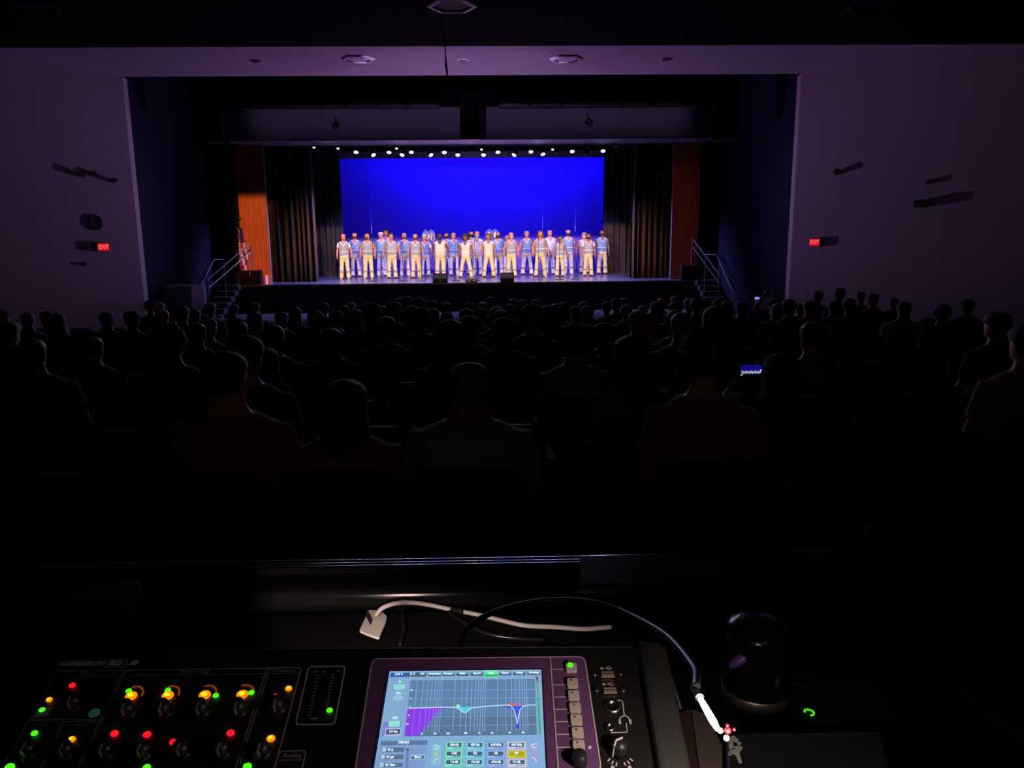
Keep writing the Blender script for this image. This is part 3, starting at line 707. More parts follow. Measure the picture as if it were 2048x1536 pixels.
for x, y, yw, lab in ((943, 303, 0, 'unlit black stage lamp between eighth and ninth bright lenses'), (1112, 305, 0, 'unlit black stage lamp between thirteenth and fourteenth bright lenses'),
                      (1170, 309, -.7, 'unlit long stage lamp between the last two bright lenses'), (1233, 293, -.3, 'unlit lamp at the end of the pipe opposite the flag')):
    stage_lamp(x, y, lab, 'ellipsoidal' if yw == -.7 else 'par', yw, on=False)
# flag
fp = atZ(488, 567, ST)
r = thing('flag_stand', 'furled striped flag with gold fringe standing on the stage corner', 'flag', (X(484, 28.32, 500), 28.32, ST))
ob('base', M().cyl((0, 0, 0), .16, .06, 24, r2=.1), STEEL, r)
fz = Z(432, 28.32)-ST
ob('pole', M().tube([V(0, 0, .05), V(-.02, 0, fz-.08)], .016, 10), mat('flag_pole_wood', (.2, .1, .04), .4), r)
ob('finial', M().ell((-.02, 0, fz), (.05, .02, .04)).ell((-.075, 0, fz+.02), (.04, .015, .015)).ell((.035, 0, fz+.02), (.04, .015, .015)), mat('gold_finial', (.8, .55, .2), .25, 1), r, True)
FR_, FW_, FB_ = mat('flag_red', (.28, .02, .025), .8), mat('flag_white', (.5, .45, .42), .8), mat('flag_navy', (.02, .025, .09), .8)
m = M(); nz, na = 26, 16
for i in range(nz):
    for j in range(na):
        qs = []
        for di, dj in ((0, 0), (0, 1), (1, 1), (1, 0)):
            t = (i+di)/nz; a = 2*PI*((j+dj) % na)/na; z = .28 + (fz-.62)*t
            rr = (.05+.13*(1-t)**.7)*(1+.28*math.sin(3*a+4*t)); qs.append(V(.02+rr*math.cos(a)*.9, rr*math.sin(a)*.6, z))
        m.mi = (2 if i > 17 else (0 if ((j + i//3) % 4) < 2 else 1)); m._add(qs, [(0, 1, 2, 3)])
fl = ob('cloth', m, [FR_, FW_, FB_], r, True)
m = M()
for k in range(16):
    t = k/16; z = .7+(fz-1.0)*t; m.ell((-.035-.05*(1-t)+.02*math.sin(k*2), -.085, z), (.018, .018, .03))
ob('gold_fringe', m, mat('gold_fringe', (.85, .55, .3), .35, .6), fl, True)
# speakers on the stage corners
def corner_speaker(px0, px1, yt, yb, label):
    a = atY(px0, yb, 27.9); b = atY(px1, yb, 27.9); h = atY(px0, yt, 27.9).z-ST
    r = thing('stage_speaker', label, 'speaker', ((a.x+b.x)/2, 27.98, ST), 0, 'black speakers on the stage corners'); wd = (b.x-a.x)/2
    ob('cabinet', M().box((-wd, -.14, 0), (wd, .14, h)), BLACK, r, bevel=.03)
    ob('grille', M().box((-wd+.03, -.155, .05), (wd-.03, -.14, h-.05)), GRILLE, r)
    ob('badge', M().box((-.015, -.162, h-.2), (.015, -.154, h-.06)), mat('badge_grey', (.25, .24, .26), .4), r)
corner_speaker(481, 524, 541, 570, 'black speaker on the stage corner before the flag')
corner_speaker(1361, 1404, 531, 562, 'black speaker on the stage corner beside the dark red panel')
# low red box and pale blocks
p = atZ(541, 565, ST)
r = thing('red_case', 'small red case with white end standing at the lit panel foot', 'case', (p.x, 28.42, ST))
ob('shell', M().box((-.09, -.1, .0), (.09, .1, .28)), mat('case_red', (.5, .03, .03), .5), r, bevel=.02)
ob('side_plate', M().box((.09, -.1, .0), (.12, .1, .30)), TRIM, r)
p0, p1 = atZ(525, 566, ST), atZ(538, 566, ST)
r = thing('white_step', 'low white two-tier block between speaker and red case', 'block', ((p0.x+p1.x)/2-.08, 28.45, ST)); wd = (p1.x-p0.x)/2
ob('lower_tier', M().box((-wd, -.1, 0), (wd, .1, .07)), TRIM, r); ob('upper_tier', M().box((-wd, -.02, .115), (wd, .1, .15)).box((-wd, .06, .07), (wd, .1, .115)), TRIM, r)
# white strip block on the other side
p = atZ(1350, 557, ST); tag(ob('white_block', M().box((p.x-.05, 27.95, ST), (p.x+.05, 28.05, ST+.16)), TRIM, bevel=.008), 'small white upright block at the foot of the dark red panel', 'block')

# stairs with handrails in both recesses
def stairs(sx, wallx, label, railpts):
    n = 6; y0, y1 = 25.3, SY; x0 = wallx; x1 = wallx - sx*.66
    r = thing('stairs', label, 'stairs', ((x0+x1)/2, y0, 0)); a, b = sorted((x0-(x0+x1)/2, x1-(x0+x1)/2))
    for i in range(n):
        ob('step', M().box((a+.01*(sx < 0), (y1-y0)*i/n, 0), (b-.01*(sx > 0), y1-y0-.01, ST*(i+1)/n-(.002 if i == n-1 else 0))), mat('stair_dark', (.03, .03, .035), .7), r)
    return r
stairs(-1, -8.70, 'dark stairs climbing to the stage beside the flag', None)
stairs(1, 8.80, 'dark stairs climbing to the stage opposite the flag', None)
def rail(label, pts, posts, bars=True):
    r = thing('handrail', label, 'handrail', pts[0]); o = Vector(pts[0]); L = [Vector(p)-o for p in pts]
    ob('top_rail', M().tube(L, .022, 10), RAIL, r)
    if bars: ob('mid_rail', M().tube([q-V(0, 0, .28) for q in L[1:]], .014, 8), RAIL, r)
    for q in posts: ob('post', M().tube([Vector(q[0])-o, Vector(q[1])-o], .02, 8), RAIL, r)
for sx, wx, nm in ((-1, -8.98, 'beside the flag'), (1, 8.95, 'opposite the flag')):
    xi = wx - sx*.62; xt = -7.69 if sx < 0 else 8.08; xt2 = wx - sx*.75; xw = wx - sx*.03
    pts = [(xt, 28.02, ST+.5), (xt, 28.02, ST+1.38), (xt, 27.85, ST+1.44), (xi, 25.5, ST+.36), (xi, 25.3, ST+.28), (xi, 25.3, .5)]
    rail(f'dark free-standing stair handrail {nm}', pts, [((xt, 28.02, ST), (xt, 28.02, ST+1.38)), ((xt2, 26.6, .45), (xt2, 26.6, ST+.86)), ((xi, 25.3, 0), (xi, 25.3, ST+.28))])
    pts = [(xw-sx*.25, 28.3, ST+.90), (xw-sx*.05, 27.6, ST+.90), (xw+sx*-.14, 25.6, ST-.08), (xw+sx*-.20, 25.0, ST-.28)]
    rail(f'wall-mounted handrail {nm}', pts, [((xw-sx*.05, 27.4, ST+.80), (xw, 27.4, ST+.74)), ((xw-sx*.14, 25.7, ST-.03), (xw-sx*.05, 25.7, ST-.08))], False)
# pale table in the left recess
q = atZ(345, 566, 1.05); 
tb = thing('covered_cart', 'pale covered cart in the dark recess beside the clock-side wall end', 'cart', (-7.60, 21.7, 0))
ob('cover', M().prism([(-.48, -.6), (.30, -.6), (.52, -.2), (.30, .5), (-.50, .6)], .62, Matrix.Translation((0, 0, .74))), mat('cover_grey', (.30, .28, .36), .8), tb, bevel=.03)
for x, y in ((-.38, -.45), (.30, -.4), (-.2, .4)): ob('leg', M().tube([V(x, y, 0), V(x, y, .76)], [.04, .055], 10), BLACK, tb)
# white folded board by the right wall
c = atY(1533, 605, 20.75)
r = thing('white_easel_board', 'white board on a stand by the wall opposite the clock', 'board', (c.x, 20.75, 0)); hh = c.z
ob('board', M().box((-.26, -.02, hh-.17), (.26, .02, hh+.17), Matrix.Rotation(-.05, 4, 'Y')), mat('board_white', (.7, .7, .72), .6), r)
ob('stand', M().tube([V(-.2, .05, 0), V(0, .03, hh)], .015, 8).tube([V(.2, .05, 0), V(0, .03, hh)], .015, 8).tube([V(0, .35, 0), V(0, .03, hh)], .015, 8), DARKSTEEL, r)

# ------------------------------------------------------------------ header and ceiling fittings
def hung_speaker(name, px0, px1, yt, yb, Y, label, yaw=0, tilt=0, segs=1):
    a, b = atY(px0, yt, Y), atY(px1, yb, Y); cx = (a.x+b.x)/2; wd = (b.x-a.x)/2; h = a.z-b.z
    r = thing(name, label, 'speaker', (cx, Y, b.z), 0); r.rotation_euler = (tilt, 0, yaw)
    for i in range(segs):
        z0, z1 = h*i/segs, h*(i+1)/segs-.01
        ob('cabinet', M().box((-wd, -.22, z0), (wd, .28, z1)), BLACK, r, bevel=.02)
        ob('grille', M().box((-wd+.03, -.235, z0+.03), (wd-.03, -.22, z1-.03)), GRILLE, r)
    ob('bracket', M().box((-.05, -.03, h-.01), (.05, .03, h+.1)).tube([V(-wd*.6, 0, h+.08), V(wd*.6, 0, h+.08)], .02, 8).tube([V(0, 0, h), V(0, 0, 8.4-b.z)], .012, 8), DARKSTEEL, r)
hung_speaker('hanging_speaker', 918.5, 962, 161, 281, 24.0, 'tall black speaker hanging over the stage centre')
hung_speaker('line_speaker', 404, 446, 165, 285, 22.4, 'black speaker stack hung high beside the flag corner', .45, -.05, 3)
hung_speaker('line_speaker', 1430, 1470, 160, 281, 22.4, 'black speaker stack hung high opposite the flag corner', -.45, -.05, 3)
for i, (x0, x1, y0, y1) in enumerate(((878, 917, 166, 210), (961, 995, 166, 208))):
    a, b = atY(x0, y1, 27.6), atY(x1, y0, 27.6)
    tag(ob('equipment_box', M().box((a.x, 27.6, a.z), (b.x, PY, b.z)), mat('box_violet', (.07, .06, .085), .7), bevel=.01), f'square box on the header {"on the clock side of" if i == 0 else "past"} the hanging speaker', 'box', 'boxes beside the hanging speaker')
def louvre(x0, x1, y0, y1, label):
    a, b = atY(x0, y1, 27.35), atY(x1, y0, 27.35)
    r = thing('strip_light', label, 'light fixture', ((a.x+b.x)/2, 27.35, a.z), 0, 'unlit strip lights on the header'); w2 = (b.x-a.x)/2; h = b.z-a.z
    ob('housing', M().box((-w2, 0, 0), (w2, .5, h)), BLACK, r); ob('reflector', M().box((-w2+.03, -.012, .03), (w2-.03, 0, h*.45)), mat('reflector_dark', (.05, .05, .06), .35), r)
    ob('end_bracket', M().box((w2+.01, 0, -.03), (w2+.04, .15, h*.5)), DARKSTEEL, r)
for i in range(6):
    x1 = 877-62.5*i; louvre(x1-58, x1, 190, 217, f'dark strip light on the header, {ordn(i+1)} from the hanging speaker toward the clock side')
    x0 = 997+62.5*i; louvre(x0, x0+58, 188-i*.4, 216-i*.5, f'dark strip light on the header, {ordn(i+1)} from the hanging speaker away from the clock')
def header_spot(px, py, label):
    c = atY(px, py, HY-.14)
    r = thing('header_lamp', label, 'stage light', (c.x, HY-.14, c.z), 0, 'small lamps on the header beam')
    ob('housing', M().tube([V(.06, .02, .0), V(-.02, -.08, -.10)], [.09, .12], 14), BLACK, r); ob('bracket', M().tube([V(0, .1, .2), V(.0, .0, .16), V(.02, 0, .02)], .02, 8), BLACK, r)
    ob('lens', M().ell((-.024, -.084, -.104), (.08, .05, .08)), BLACKGLOSS, r, True)
header_spot(671, 247, 'small black lamp on the header beam, clock side'); header_spot(1176, 241, 'small black lamp on the header beam, far from the clock')
# soffit fittings
def hexa(px, py, z, rad, label):
    c = atZ(px, py, z); r = thing('hexagonal_light', label, 'ceiling light', (c.x, c.y, z), 0, 'hexagonal ceiling lights')
    def ring(rad_, zz): return [V(rad_*math.cos(k*PI/3), rad_*math.sin(k*PI/3), zz) for k in range(6)]
    dim = z < 6; ob('frame', M().loft([ring(rad, 0), ring(rad, -.03), ring(rad*.78, -.045), ring(rad*.76, -.0)], False), mat('hex_frame', (.75, .72, .72), .6) if not dim or px == 904 else mat('hex_frame_shaded', (.04, .038, .04), .9, spec=.05), r)  # shade on the black-ceiling hexagons is put into darker frame and lens colours
    ob('gap', M().loft([ring(rad*.80, -.036), ring(rad*.80, -.003), ring(rad*.70, -.003), ring(rad*.70, -.02)], False), BLACK, r)
    ob('lens', M().loft([ring(rad*.69, -.002), ring(rad*.66, -.022)]), mat('hex_lens', (.6, .56, .6), .6) if not dim else mat('hex_lens_shaded', (.04, .035, .04), .8, spec=.1), r)
hexa(716.5, 117.5, 6.5, .37, 'hexagonal light in the violet soffit on the clock side of the hanging wire')
hexa(1132.5, 117, 6.5, .37, 'hexagonal light in the violet soffit past the hanging speaker')
hexa(904, 9, 5.795, .36, 'hexagonal light in the black ceiling at the very top')
hexa(1745, 5, 5.795, .40, 'faint hexagonal light in the black ceiling over the wall opposite the clock')
hexa(65, 10, 5.795, .40, 'faint hexagonal light in the black ceiling over the clock wall')
for px, py, lab in ((511, 121, 'dark round downlight in the soffit, nearest the clock wall'), (926, 119.5, 'dark round downlight in the soffit above the hanging speaker'), (1333, 118, 'dark round downlight in the soffit, furthest from the clock')):
    c = atZ(px, py, 6.5); r = thing('downlight', lab, 'ceiling light', (c.x, c.y, 6.5), 0, 'round downlights in the soffit')
    ob('rim', M().cyl((0, 0, -.02), .125, .02, 28), mat('downlight_rim', (.5, .48, .5), .5), r); ob('aperture', M().cyl((0, 0, -.026), .10, .01, 28), BLACK, r)
MY = 13.93; c = atY(892.5, 132, MY); t = atY(889.8, 92, MY)
r = thing('house_microphone', 'thin black microphone hanging on a wire before the violet soffit', 'microphone', (c.x, MY, c.z))
ob('wire', M().tube([V(0, 0, .1), V(t.x-c.x, 0, 5.795-c.z)], .009, 6).tube([V(0, 0, -.18), V(.03, 0, -.42)], .005, 6), mat('wire_black', (.006, .006, .006), .95, spec=.1), r); ob('capsule', M().tube([V(-.01, 0, .14), V(0, 0, .0), V(.015, 0, -.18)], [.010, .022, .012], 10), mat('wire_black', (0, 0, 0)), r)
# side-wall fittings
def wall_frame(px, py, left):
    p = WL if left else WR; sx = -1 if left else 1; nn = V(-sx, -KW, 0).normalized(); d = ray(px, py)
    o = EYE + d*((p-EYE).dot(nn)/d.dot(nn)); u = V(0, 0, 1).cross(nn)
    u = -u if u.dot(RT) < 0 else u
    mx = Matrix.Identity(4)
    for i in range(3): mx[i][0], mx[i][1], mx[i][2], mx[i][3] = u[i], -nn[i], (0, 0, 1)[i], o[i]
    return mx            # x along the wall (to the viewer's right), -y out of the wall, z up
def wall_thing(name, label, cat, px, py, left, group=None):
    r = thing(name, label, cat, group=group); r.matrix_world = wall_frame(px, py, left); return r
REDG = glow('exit_red', (255, 20, 30), .55); REDL = glow('exit_letter', (255, 90, 95), 1.6)
def exit_sign(px, py, left, label):
    r = wall_thing('exit_sign', label, 'exit sign', px, py, left, 'red exit signs')
    ob('housing', M().box((-.16, -.13, -.10), (.16, 0, .10)), BLACK, r, bevel=.008)
    ob('face', M().box((-.145, -.135, -.088), (.145, -.13, .088)), REDG, r)
    ob('lettering', M().text('EXIT', Matrix.Translation((0, -.137, -.0)) @ Matrix.Rotation(PI/2, 4, 'X'), .135, bold=.002), REDL, r)
    q = r.matrix_world @ V(0, -.3, 0)
exit_sign(200, 494, True, 'glowing red EXIT sign below the round clock'); exit_sign(1636, 484.5, False, 'glowing red EXIT sign on the wall without a clock')
r = wall_thing('wall_clock', 'round dark-rimmed wall clock above the exit sign', 'clock', 188, 445, True)
ob('rim', M().loft([[V(a_*math.cos(k*PI/16), y_, a_*math.sin(k*PI/16)) for k in range(32)] for a_, y_ in ((.185, 0), (.185, -.05), (.155, -.055), (.15, -.03))], True), BLACK, r, True)
ob('dial', M().cyl((0, -.028, 0), .152, -.006, 32, 'y'), mat('clock_dial', (.30, .29, .30), .5), r)
ob('hand', M().box((-.006, -.040, -.01), (.006, -.036, .11)), BLACK, r); ob('hand', M().box((-.008, -.040, -.008), (.075, -.036, .008)), BLACK, r)
ob('cover_glass', M().ell((0, -.045, 0), (.152, .012, .152), 28, 12), mat('clock_glass', (.03, .03, .03), .08, spec=.6), r, True).hide_render = False
bpy.data.objects['cover_glass'].data.materials.clear()
gm = bpy.data.materials.new('clear_glass'); gm.use_nodes = True; gb = gm.node_tree.nodes['Principled BSDF']; gb.inputs['Transmission Weight'].default_value = 1; gb.inputs['Roughness'].default_value = .03
bpy.data.objects['cover_glass'].data.materials.append(gm)
def wall_can(px, py, left, label, rad=.075, L=.11, box=False):
    r = wall_thing('wall_lamp' if not box else 'wall_speaker', label, 'wall fixture', px, py, left, 'small dark fixtures on the side walls')
    ob('bracket', M().box((-.04, -.03, -.04), (.04, 0, .04)), BLACK, r)
    if box: ob('cabinet', M().box((-.16, -.22, -.08), (.1, -.03, .08)), BLACK, r, bevel=.015); ob('driver', M().cyl((0, -.22, 0), .05, -.012, 18, 'y'), DARKSTEEL, r)
    else:
        ob('shade', M().cyl((0, -.03, 0), rad*.8, -L, 18, 'y', r2=rad), BLACK, r); ob('ring', M().cyl((0, -.03-L, 0), rad*1.02, -.012, 18, 'y'), DARKSTEEL, r)
wall_can(158, 349, True, 'dark cylinder lamp on the clock wall, outermost of three'); wall_can(183, 348, True, 'dark flat round fixture between two lamps on the clock wall', .07, .05); wall_can(220, 361, True, 'dark cylinder lamp on the clock wall nearest the stage', .06, .16)
wall_can(166, 528, True, 'tiny dark sensor below the exit sign on the clock wall', .03, .04)
wall_can(1681, 344, False, 'dark cylinder lamp above the legible EXIT sign'); wall_can(1861, 364, False, 'small dark round fixture above the wall speaker', .06, .06)
wall_can(1853, 407, False, 'boxy dark wall speaker far from the stage opening', box=True)
# ------------------------------------------------------------------ audience
def seated_mesh(kind):
    """bodies sit facing -Y; seat surface at 0.45"""
    fat = {'slim': .1, 'medium': .5, 'broad': 1.0}[kind.split('_')[0]]; D = -.43; wide = {'slim': .94, 'medium': 1.04, 'broad': 1.2}[kind.split('_')[0]]
    def T(z): rx, ry, cy = tor(z, fat); return rx*(wide if z < 1.45 else 1+(wide-1)*.5), ry*(wide if z < 1.45 else 1), cy+.06
    body = M(); xf = head_xf(0, 0.0, D); xf = Matrix.Translation((0, .05, 0)) @ xf
    zz = [.86, .93, 1.0, 1.1, 1.2, 1.3, 1.38, 1.43, 1.465, 1.49, 1.53, 1.57]
    body.loft([ringz(z+D, T(z)[0]-.006, T(z)[1]-.006, T(z)[2], 20) for z in zz]); add_head(body, xf)
    shirt = M(); shirt.loft([ringz(z+D, T(z)[0]+.014, T(z)[1]+.014, T(z)[2], 24) for z in [.90, .95, 1.0, 1.1, 1.2, 1.3, 1.38, 1.43, 1.465, 1.482]])
    pants = M(); pants.loft([ringz(z+D, T(z)[0]+.012, T(z)[1]+.02, T(z)[2]-.01, 20) for z in (.87, .92, .97, 1.0)])
    raised = kind.endswith('raised')
    for s in (-1, 1):
        sh = V(s*.180*wide, .06, .985)
        if kind.endswith('high'): el, wr, hd_ = V(s*.30, -.12, 1.14), V(s*.09, -.28, 1.36), V(-s*.06, -.04, .12)
        elif raised and s == 1: el, wr, hd_ = V(.27, -.22, .98), V(.10, -.34, 1.13), V(-.08, -.05, .12)
        elif raised: el, wr, hd_ = V(-.27, -.22, .95), V(-.06, -.34, 1.10), V(.04, -.05, .12)
        else: el, wr, hd_ = V(s*.25*wide, .02, .70), V(s*.16, -.22, .60), V(-s*.06, -.12, -.03)
        limb(body, [sh, el, el.lerp(wr, .3), wr], [.055, .043, .043, .028]); add_hand(body, wr, hd_, s, .5)
        limb(shirt, [sh, sh.lerp(el, .4), sh.lerp(el, .8)], [.078, .074, .066])
        hp, kn, an = V(s*.10, .02, .53), V(s*.13, -.42, .53), V(s*.13, -.40, .10)
        limb(body, [hp, kn, an, an+V(0, -.10, -.04)], [.07, .05, .036, .034]); limb(pants, [hp, kn], [.088, .07]); limb(pants, [kn, an+V(0, 0, -.02)], [.070, .060])
        pants.loft([ringz(z, rx, ry, cy, 12, Matrix.Translation((s*.13, -.45, 0))) for z, rx, ry, cy in ((.005, .045, .12, 0), (.05, .045, .12, 0), (.09, .035, .06, .04))])
    return (remesh(body, .0125, 2, 'body', SKIN['tan']), remesh(shirt, .014, 4, 'shirt', BLACK), remesh(pants, .02, 2, 'trousers', BLACK), xf)
AUDV = {k: seated_mesh(k) for k in ('slim', 'medium', 'broad', 'medium_raised', 'slim_high')}
def hair_mesh(style, xf):
    if style == 'short': return hair_cap(xf, 1.705, 1.665, 1.575, .014).mesh('hair', HAIRC['dark'], True)
    if style == 'cropped': return hair_cap(xf, 1.715, 1.67, 1.56, .005).mesh('hair', HAIRC['dark'], True)
    if style == 'bald_fringe':
        return surf(lambda z: (lambda h: (h[1], h[2], h[0]))(hd(z)), lambda a: 1.575, lambda a: 1.705, .006, 24, 4, 1.4, 2*PI-1.4, 2.1, xf, .014, False).mesh('hair', HAIRC['dark'], True)
    m = M(); rr = random.Random(11)
    if style == 'curly':
        for i in range(95):
            a, b = rr.random()*2*PI, rr.uniform(-.7, 1.45); q = V(math.cos(a)*math.cos(b)*.092, math.sin(a)*math.cos(b)*.108+.02, 1.66+math.sin(b)*.095)
            if q.y < -.06 and q.z < 1.71: continue
            r_ = rr.uniform(.02, .034); m.ell(q, (r_, r_, r_), 9, 6, xf)
    elif style == 'cap':
        h = hair_cap(xf, 1.69, 1.665, 1.62, .014); m.v, m.f, m.m = h.v, h.f, h.m
        m.grid([[xf @ V(.075*math.sin(t), -.085-.085*math.cos(t)*k, 1.692-.012*k) for t in [-1.5+3*i/12 for i in range(13)]] for k in (0, .5, 1)])
        m.grid([[xf @ V(.075*math.sin(t), -.085-.085*math.cos(t)*k, 1.686-.012*k) for t in [-1.5+3*i/12 for i in range(13)]] for k in (1, .5, 0)])
    elif style == 'bun':
        h = hair_cap(xf, 1.705, 1.65, 1.56, .014); m.v, m.f, m.m = h.v, h.f, h.m; m.ell((0, .115, 1.69), (.045, .04, .045), xf=xf)
    else:   # long
        hp_, top = hprof(.016)
        prof = lambda z: (lambda h: (h[0]+max(0, 1.62-z)*.12, h[1]+max(0, 1.62-z)*.10, h[2]*.4))(hp_(max(z, 1.62)))
        h = surf(prof, lambda a: 1.70 if adist(a) < .75 else (1.70-(1.70-1.36)*sm(.75, 1.15, adist(a))), lambda a: top, .002, 34, 16, p=2.1, xf=xf, thick=.016)
        h.ell((0, prof(top)[2], top-.003), (prof(top)[0]+.005, prof(top)[1]+.005, .0045), 12, 4, xf)
        m.v, m.f, m.m = h.v, h.f, h.m
    return m.mesh('hair', HAIRC['dark'], True)
HAIRV = {}
def hair_for(style, kind):
    if (style, kind) not in HAIRV: HAIRV[(style, kind)] = hair_mesh(style, AUDV[kind][3])
    return HAIRV[(style, kind)]
SHIRTS = {'dark': mat('shirt_dark', (.03, .03, .035), .9, bump=.2, bscale=90), 'grey': mat('shirt_grey', (.16, .15, .17), .9, bump=.2, bscale=90), 'pale': mat('shirt_pale', (.5, .48, .5), .9, bump=.2, bscale=90),
          'blue': mat('shirt_blue', (.07, .09, .2), .9, bump=.2, bscale=90), 'red': mat('shirt_red', (.28, .04, .05), .9, bump=.2, bscale=90), 'pink': mat('shirt_pink', (.38, .13, .15), .9, bump=.2, bscale=90)}
JEANS = mat('dark_trousers', (.025, .025, .035), .9)
ROWY = [3.45+1.04*i for i in range(13)]
NR = len(ROWY); HEADZ = 1.27
# head x, head top y, hair, shirt, build, extra words
HEADS = [(14,627,'short','dark','medium'),(63,631,'bald_fringe','grey','medium'),(101,628,'short','dark','slim'),(122,635,'long','dark','slim'),(219,631,'short','dark','medium'),(272,631,'short','dark','slim'),
 (305,608.5,'curly','dark','slim'),(323,612,'bun','dark','slim'),(331,624,'bald','grey','medium'),(349,622.5,'short','dark','slim'),(370,622.5,'short','grey','medium'),(393,624,'short','dark','slim'),(425,612,'short','grey','slim'),
 (470,612,'short','dark','slim'),(512,612,'short','dark','slim'),(29,654,'short','dark','medium'),(79,684,'bald','dark','broad'),(195,674.5,'bald_fringe','dark','medium'),(350,669,'curly','dark','medium'),
 (400,652,'bald_fringe','dark','medium'),(423,643,'cropped','dark','slim'),(485,645,'bald','dark','medium'),(514,631,'long','dark','slim'),(566,629,'short','dark','slim'),(593,621,'long','dark','slim'),(636,632,'short','dark','slim'),
 (675,629,'short','dark','slim'),(555,659,'bald','dark','slim'),(668,662.5,'bald_fringe','dark','medium'),(502,690,'short','dark','medium'),(468,722,'cropped','red','broad'),(541,770,'long','dark','medium'),
 (649,611,'short','dark','slim'),(690,616,'short','dark','slim'),(704,609,'bald','dark','slim'),(739,614.6,'short','grey','slim'),(768,620,'bald_fringe','dark','slim'),(797.6,602,'cropped','dark','slim'),(815,602,'short','dark','medium'),
 (839.5,606,'short','dark','slim'),(791,618,'short','dark','slim'),(862.6,611,'short','dark','slim'),(893.7,610,'long','dark','slim'),(940,611.4,'short','dark','slim'),(966,608,'bald','dark','slim'),(981,600,'cropped','dark','slim'),
 (1026,605,'short','dark','slim'),(1019,613,'short','dark','medium'),(1045,610,'bun','dark','slim'),(1070.5,603.5,'short','dark','slim'),(1094,619,'long','dark','slim'),(1110,612,'short','dark','slim'),(1127.6,608,'long','dark','slim'),
 (1150,617,'short','dark','slim'),(1167,608,'bald','dark','slim'),(1172,619,'short','grey','slim'),(1211.7,607.6,'short','dark','slim'),(1246.6,600,'bald','dark','slim'),(1251,615,'short','grey','slim'),(1284.7,612,'bald','dark','slim'),(1231,604,'cropped','dark','slim'),
 (713,630,'long','dark','slim'),(747,624.5,'short','dark','slim'),(776,643,'bald_fringe','grey','slim'),(826,625,'long','dark','medium'),(844,630,'short','dark','slim'),(865,625,'short','dark','slim'),(894,628,'short','dark','slim'),
 (934,626,'long','dark','slim'),(958,622,'short','dark','slim'),(940,643,'short','dark','medium'),(993,623.5,'bald_fringe','dark','slim'),(1001,630,'bald','dark','slim'),(1007,650,'short','dark','broad'),(1042,618.7,'curly','dark','medium'),
 (1064,628,'short','dark','slim'),(1070.5,638,'short','pink','medium'),(902,660,'long','dark','slim'),(1145,666,'curly','pale','medium'),(1170,657,'cropped','dark','slim'),(1205,650.5,'short','dark','slim'),(1272,632,'short','grey','medium'),
 (1256,687,'long','grey','slim'),(942,733,'cropped','pale','broad'),(697,771,'long','pink','medium'),(1294,630,'bald','dark','slim'),
 (1320,600,'bald','grey','slim'),(1349,599.5,'short','grey','slim'),(1311,611,'long','grey','slim'),(1347.5,613,'short','grey','medium'),(1346,632,'bald_fringe','grey','slim'),(1358,640,'bald','grey','medium'),(1376,604,'short','dark','slim'),
 (1390,606,'short','dark','slim'),(1408,602,'long','dark','slim'),(1433,601,'short','dark','slim'),(1450,607,'short','dark','slim'),(1422,629.5,'bald_fringe','dark','slim'),(1428,640,'long','dark','slim'),(1479,609,'short','dark','medium'),
 (1545,603,'short','dark','slim_high'),(1552,612,'long','dark','medium'),(1572,609,'short','dark','slim'),(1596,607.6,'short','dark','slim'),(1632,590,'short','dark','slim'),(1614,608,'short','grey','medium'),(1674,588,'short','dark','slim'),
 (1663,606,'short','blue','medium'),(1693,605,'bun','dark','slim'),(1716,590,'cropped','dark','slim'),(1740,595,'short','dark','medium'),(1782,597.7,'cap','dark','slim'),(1802,611,'short','pale','broad'),(1875,617,'curly','dark','medium'),
 (1927,605,'short','dark','medium'),(1614,656,'bald_fringe','grey','medium'),(1979,638,'short','dark','slim'),(1398,694,'curly','pink','slim'),(1550,735,'long','dark','medium_raised'),(2035,668,'short','pink','medium')]
HW = {'short': 'short-haired', 'cropped': 'close-cropped', 'bald_fringe': 'balding', 'bald': 'bald', 'curly': 'curly-haired', 'cap': 'cap-wearing', 'bun': 'bun-haired', 'long': 'long-haired'}
SPECIAL = {942: 'broad man with cropped head in pale shirt, directly in front of the mixing desk', 697: 'long-haired spectator in pink top, beside the broad man before the desk',
           541: 'long-haired spectator in dark top near the one in the red shirt', 468: 'broad spectator with cropped head and dull red shirt', 1550: 'spectator holding up a glowing phone in both hands',
           1398: 'curly-haired spectator in pink top beside the phone holder', 1802: 'broad spectator in pale shirt before the wall without a clock', 1782: 'spectator wearing a peaked cap before the violet wall',
           1145: 'curly-haired spectator in pale shirt in the middle of the house', 350: 'spectator with bushy curly hair before the clock-side recess', 79: 'broad bald spectator in the dark under the clock wall',
           2035: 'spectator in pink top at the frame edge, under the wall without a clock', 1545: 'spectator holding a phone overhead before the white board'}
rowlist = [[] for _ in ROWY]
for hx, hy, hair, shirt, build in HEADS:
    best = None
    for i, Y in enumerate(ROWY):
        z = atY(hx, hy, Y+.06).z; e = abs(z - (house(Y)+HEADZ))
        if any(abs(q['x']-atY(hx, hy, Y).x) < .47 for q in rowlist[i]): e += .25 + .2*(.47-min(abs(q['x']-atY(hx, hy, Y).x) for q in rowlist[i]))
        if best is None or e < best[0]: best = (e, i)
    i = best[1]; Y = ROWY[i]; p = atY(hx, hy, Y+.06)
    sc = max(.90, min(1.13, (p.z-house(Y)-.45)/(HEADZ-.45)))
    rowlist[i].append(dict(x=p.x, hx=hx, hair=hair, shirt=shirt, build=build, sc=sc, z=p.z))
